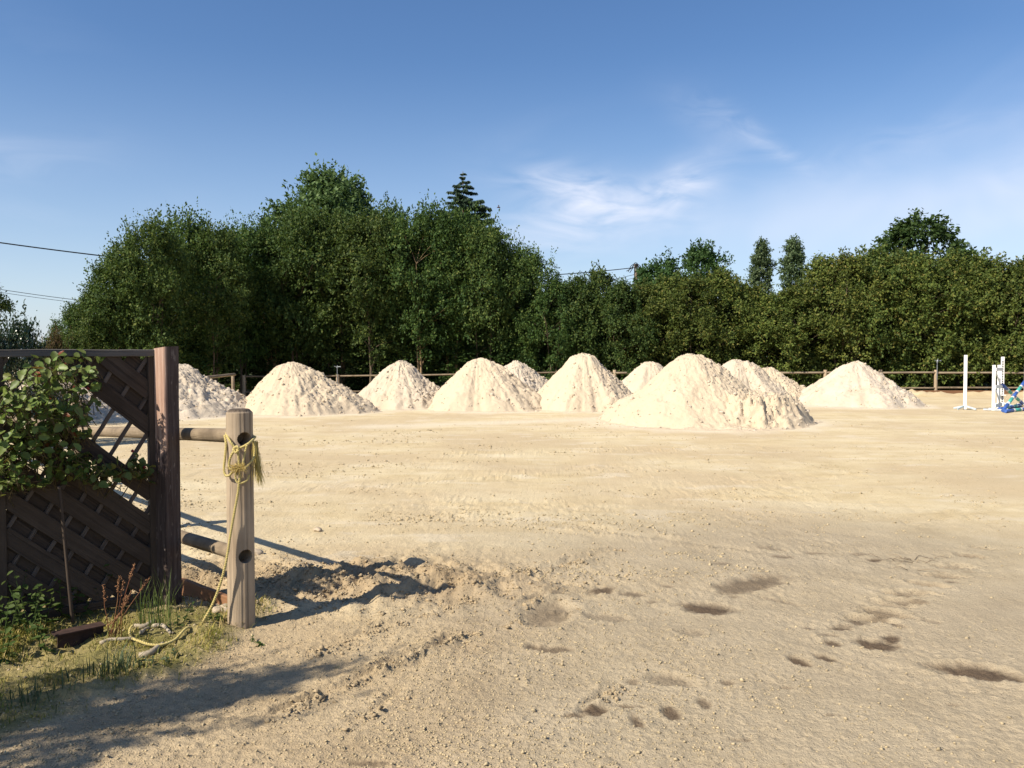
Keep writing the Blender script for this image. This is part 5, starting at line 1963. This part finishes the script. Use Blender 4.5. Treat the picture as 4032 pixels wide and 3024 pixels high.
# ------------------------------------------------------------------ things at the foot of the screen
def rusty_beam():
    a, b = G(238, 2590), G(420, 2548)
    t = thing('steel_beam', 'short rusty steel beam lying in the weeds under the screen', 'beam', (a.x, a.y, 0))
    d = (b - a); d.z = 0
    L = d.length; d.normalize()
    z0 = min(gz(a.x, a.y), gz(b.x, b.y))
    nrm = Vector((d.y, -d.x, 0))
    up = Vector((0, 0, 1))
    c0, c1 = a - d * .0 + up * (z0 + .04), b + up * (z0 + .04)
    bk = -nrm
    board('web', c0 + bk * .05, c1 + bk * .05, .10, .008, M_RUST, t, up, .001)
    board('flange', c0 + bk * .05 + up * .055 - d * .02, c1 + bk * .05 + up * .055, .085, .009, M_RUST, t, nrm, .001)
    board('flange', c0 + bk * .05 - up * .055, c1 + bk * .05 - up * .055, .085, .009, M_RUST, t, nrm, .001)


rusty_beam()
a, b = G(716, 2352), G(912, 2424)
t = thing('edging_board', 'rust-brown weathered board on edge between the screen post and the rope post', 'board', (a.x, a.y, 0))
z_ = gz((a.x + b.x) / 2, (a.y + b.y) / 2)
board('plank', (a.x, a.y, z_ + .045), (b.x, b.y, z_ + .03), .11, .035, M_KICK, t, (0, 0, 1), .004, .002, 3)


def stone(u, v, r, label, seed, flat=.7):
    g = G(u, v)
    rr = np.random.default_rng(seed)
    bm = bmesh.new()
    bmesh.ops.create_icosphere(bm, subdivisions=3, radius=1)
    co = np.array([q.co[:] for q in bm.verts])
    n = fbm(co[:, 0] * 1.7 + seed, co[:, 1] * 1.7 + co[:, 2] * 1.3, seed, 4)
    for q, k in zip(bm.verts, n):
        q.co = Vector((q.co.x * 1.25, q.co.y, q.co.z * flat)) * (1 + .35 * k) * r
    me = bpy.data.meshes.new('stone')
    bm.to_mesh(me); bm.free()
    me.polygons.foreach_set('use_smooth', [True] * len(me.polygons))
    o = link('stone', me, M_STONE)
    o.location = (g.x, g.y, gz(g.x, g.y) + r * flat * .45)
    o.rotation_euler = (0, 0, rr.uniform(0, 6))
    tag(o, label, 'stone')


stone(975, 2474, .030, 'pale lump of stone resting against the foot of the rope post', 61, .8)
stone(880, 2440, .050, 'cracked pale stone between the edging board and the rope post', 62, .6)
stone(862, 2412, .035, 'smaller pale stone against the end of the edging board', 63, .6)
stone(1250, 2090, .035, 'dark-edged clod lying alone on the sand beyond the rope post', 64, .6)
stone(1010, 2185, .045, 'soil lump on the edge of the dug soil beside the rope post', 65, .7)


def stick(p, label, r=.012, seed=0):
    g0 = [G(u, v) for u, v in p]
    t = []
    for g in g0:
        t.append(Vector((g.x, g.y, gz(g.x, g.y) + r * .8)))
    o0 = t[0].copy()
    path = catmull(t, .02)
    rr = random.Random(seed)
    rad = [r * (1.1 - .5 * i / len(path)) * rr.uniform(.85, 1.15) for i in range(len(path))]
    o = MB().tube([q - o0 for q in path], rad, 8).build('stick', M_STICK, None, True)
    o.location = o0
    tag(o, label, 'stick')


stick([(530, 2512), (565, 2512), (600, 2500), (612, 2498)], 'knobbly pale stick lying inside the curl of the rope', .017, 1)
stick([(555, 2540), (575, 2525), (590, 2515)], 'short pale twig stub beside the knobbly stick', .010, 2)
stick([(600, 2512), (640, 2515), (672, 2535)], 'bent brown stick behind the grass tuft', .012, 3)
stick([(398, 2578), (430, 2568), (470, 2566), (530, 2556)], 'pale bark-stripped stick by the end of the rusty beam', .014, 4)
stick([(550, 2602), (590, 2598), (620, 2580), (642, 2562)], 'curved grey piece of wood lying below the rope', .016, 5)


# ------------------------------------------------------------------ grass and weeds
def blades(m, base, h, n, spread, width, rng, lean=.35, droop=.25):
    for i in range(n):
        a = rng.uniform(0, 6.28)
        b = base + Vector((rng.gauss(0, spread), rng.gauss(0, spread), 0))
        hh = h * rng.uniform(.55, 1.15)
        d = Vector((math.cos(a), math.sin(a), 0)) * lean * hh * rng.uniform(.2, 1)
        w = Vector((-math.sin(a), math.cos(a), 0)) * width * rng.uniform(.7, 1.2)
        p1 = b + d * .35 + Vector((0, 0, hh * .55)); p2 = b + d + Vector((0, 0, hh * (1 - droop * rng.random())))
        m.add([b - w, b + w, p1 + w * .8, p1 - w * .8, p2], [(0, 1, 2, 3), (3, 2, 4)])


def verge_grass():
    rng = np.random.default_rng(21)
    n = 60000
    x = rng.uniform(-4.2, -1.35, n); y = rng.uniform(2.9, 5.3, n)
    g = grass_mask(x, y)
    patch = sstep(-.25, .45, fbm(x * 2.3, y * 2.3, 33, 4))
    keep = rng.uniform(0, 1, n) < g * (0.12 + .88 * patch)
    x, y = x[keep], y[keep]
    tall = fbm(x * 1.7, y * 1.7, 37, 3)
    n = len(x)
    z = gz_a(x, y) - .004
    h = np.clip(.034 + .035 * tall + rng.normal(0, .012, n), .012, .11)
    a = rng.uniform(0, 2 * np.pi, n)
    d = np.stack([np.cos(a), np.sin(a), np.zeros(n)], 1) * (h * rng.uniform(.2, 1.1, n))[:, None]
    w = np.stack([-np.sin(a), np.cos(a), np.zeros(n)], 1) * rng.uniform(.0012, .0026, n)[:, None]
    b = np.stack([x, y, z], 1)
    p1 = b + d * .4 + np.array([0, 0, .6]) * h[:, None]
    p2 = b + d + np.array([0, 0, .9]) * h[:, None]
    V = np.stack([b - w, b + w, p1 + w * .8, p1 - w * .8, p2], 1).reshape(-1, 3)
    k = np.arange(n)[:, None] * 5
    o = link('grass', mesh_np('grass', V, [k + np.array([[0, 1, 2, 3]]), k + np.array([[3, 2, 4]])]), M_GRASS)
    tag(o, 'short yellowish grass and moss on the verge below the screen', 'grass', kind='stuff')


verge_grass()


def tuft(u, v, h, n, spread, mat, label, seed, lean=.35, width=.0022, name='grass_tuft'):
    g = G(u, v)
    z = gz(g.x, g.y)
    rng = random.Random(seed)
    t = thing(name, label, 'grass tuft', (g.x, g.y, z))
    for i in range(n):
        m = MB()
        blades(m, Vector((rng.gauss(0, spread), rng.gauss(0, spread), -.005)), h, 1, .001, width, rng, lean)
        m.build('blade', mat, t)
    return t


tuft(630, 2508, .34, 34, .035, M_GRASS_GREEN, 'tall fresh green grass tuft growing in front of the screen post', 5, .35, .0026)
tuft(560, 2505, .30, 12, .020, M_GRASS_GREEN, 'thinner green grass tuft next to the tall one by the stick', 6, .45, .0026)
tuft(470, 2680, .15, 70, .055, M_GRASS_BLUE, 'broad bluish green grass tuft on the verge', 7, .8, .0032)
tuft(395, 2700, .10, 26, .05, M_GRASS_BLUE, 'low bluish green grass beside the broad tuft', 8, .9, .003)
tuft(120, 2800, .10, 50, .10, M_GRASS_BLUE, 'low spreading grass tuft on the shaded side of the verge', 9, .7, .003)
tuft(1330, 2640, .03, 6, .01, M_GRASS_GREEN, 'tiny grass sprout alone on the sand', 10, .8, .0015)


def dry_stalks():
    g = G(445, 2560)
    t = thing('dry_stalks', 'reddish dry seed stalks standing beside the rusty beam', 'dry plant', (g.x, g.y, gz(g.x, g.y)))
    o = Vector(t.location)
    tips = [(408, 2310, 0), (470, 2272, .02), (485, 2290, .03), (527, 2226, .01), (590, 2278, .05), (497, 2350, -.02), (475, 2420, .0), (520, 2330, .04)]
    rng = random.Random(9)
    for i, (u, v, dy) in enumerate(tips):
        tip = P(u, v, g.y + dy) - o
        b = Vector((rng.gauss(0, .02), rng.gauss(0, .015), 0))
        mid = b.lerp(tip, .5) + Vector((rng.uniform(-.015, .015), 0, .03))
        path = [b, b.lerp(mid, .5) + Vector((0, 0, .02)), mid, mid.lerp(tip, .5), tip]
        s = MB().tube(path, [.0026, .0024, .002, .0017, .0012], 5).build('stalk', M_GRASS_DRY, t, True)
        m = MB()
        d = (tip - mid).normalized()
        for k in range(16):
            f = k / 15
            c = tip - d * .085 * f + Vector((rng.gauss(0, .004), rng.gauss(0, .004), 0))
            m.tube([c, c + Vector((rng.gauss(0, .004), rng.gauss(0, .004), .006)), c + Vector((rng.gauss(0, .006), rng.gauss(0, .006), .013))], [.0012, .0032, .0006], 5)
        m.build('seed_head', M_SEED, s)


dry_stalks()


def weed(u, v, h, n, ls, mat, label, seed, group=None, spread=.03):
    g = G(u, v)
    t = thing('weed', label, 'weed', (g.x, g.y, gz(g.x, g.y)), group)
    rng = random.Random(seed)
    for s in range(max(1, n // 8)):
        b = Vector((rng.gauss(0, spread), rng.gauss(0, spread), -.01))
        tip = b + Vector((rng.gauss(0, .3) * h, rng.gauss(0, .3) * h, h * rng.uniform(.6, 1.05)))
        MB().tube([b, b.lerp(tip, .5) + Vector((0, 0, .01)), tip], [.003, .0024, .001], 5).build('stem', mat, t)
        for k in range(8):
            f = .2 + .8 * k / 7
            p = b.lerp(tip, f)
            a = k * 2.4 + rng.uniform(-.4, .4)
            nrm = Vector((rng.gauss(0, .3), rng.gauss(0, .3) - .2, 1)).normalized()
            ax = Vector((math.cos(a), math.sin(a), rng.uniform(-.1, .5)))
            ax = (ax - nrm * ax.dot(nrm)).normalized()
            M = Matrix((ax.cross(nrm), ax, nrm)).transposed().to_4x4() @ Matrix.Diagonal((.75, 1, 1, 1)) @ Matrix.Scale(ls * rng.uniform(.7, 1.2) * (1.15 - .5 * f), 4)
            M.translation = p
            ob = link('leaf', LEAFM[k % 5], None, t)
            ob.matrix_local = M
            ob.material_slots[0].link = 'OBJECT'
            ob.material_slots[0].material = mat
    return t


weed(722, 2500, .14, 16, .035, M_WEED, 'upright leafy weed at the foot of the brown screen post', 41)
weed(820, 2490, .07, 24, .03, M_WEED, 'low weed under the hanging rope by the stones', 42, None, .04)
weed(868, 2470, .07, 16, .028, M_WEED, 'small green weed close to the rope post', 43)
weed(715, 2612, .05, 16, .03, M_GRASS_BLUE, 'grey-green weed on the bare patch below the rope', 44)
weed(765, 2592, .035, 8, .02, M_GRASS_BLUE, 'tiny grey-green weed next to the bare patch', 45)
weed(1022, 2545, .05, 8, .028, M_WEED, 'small weed alone at the edge of the bare sand', 46)
weed(920, 2570, .05, 24, .026, M_WEED, 'sprawling weed at the tip of the grass verge', 47, None, .06)
weed(630, 2660, .05, 24, .03, M_GRASS_BLUE, 'pale sprawling weed between the bluish tuft and the sand', 48, None, .05)
WL = ['tall leafy weed below the rose', 'leafy weed between the rose and the leaning rod', 'leafy weed beside the leaning rod', 'low leafy weed on the grass in front of the rose', 'leafy weed behind the rusty beam', 'leafy weed behind the dry stalks', 'tall leafy weed below the second screen', 'leafy weed at the screen foot above the rusty beam']
for i, (u, v, h, n) in enumerate(((20, 2560, .40, 40), (90, 2530, .34, 32), (150, 2500, .30, 32), (60, 2620, .22, 40), (200, 2480, .22, 24), (330, 2450, .25, 24), (-60, 2600, .42, 40), (270, 2440, .3, 24))):
    weed(u, v, h, n, .06, M_WEED, WL[i] + ' in the screen shade', 60 + i, 'weeds along the foot of the screen', .09)

# dry twigs lying on the sand
g = G(3590, 2212)
t = thing('twig_tangle', 'tangle of dry thin twigs on the grey sand', 'twigs', (g.x, g.y, gz(g.x, g.y)))
rng = random.Random(8)
for i in range(16):
    a = rng.uniform(-.9, .9) + (math.pi if rng.random() < .5 else 0)
    p = Vector((rng.gauss(0, .10), rng.gauss(0, .10), .008))
    L = rng.uniform(.08, .22)
    e = p + Vector((math.cos(a), math.sin(a) * .9, 0)) * L + Vector((0, 0, rng.uniform(0, .02)))
    mdl = p.lerp(e, .5) + Vector((rng.gauss(0, .02), rng.gauss(0, .02), .018))
    MB().tube([p, mdl, e], [.0028, .0022, .001], 5).build('twig', M_RAIL, t, True)

# insect passing in the air
p = PD(1077, 448, 4.0)
t = thing('flying_insect', 'small dark insect flying in front of the sky beside the spruce', 'insect', tuple(p))
MB().tube([(-.008, 0, -.001), (-.005, 0, 0), (.0, 0, .001), (.005, 0, 0), (.008, 0, -.002)], [.0008, .003, .0038, .003, .001], 8).build('body', M_INSECT, t, True)
for s in (-1, 1):
    MB().add([(0, 0, .003), (.004, s * .003, .008), (.001, s * .006, .011), (-.003, s * .004, .009)], [(0, 1, 2, 3)]).build('wing', M_WING, t)
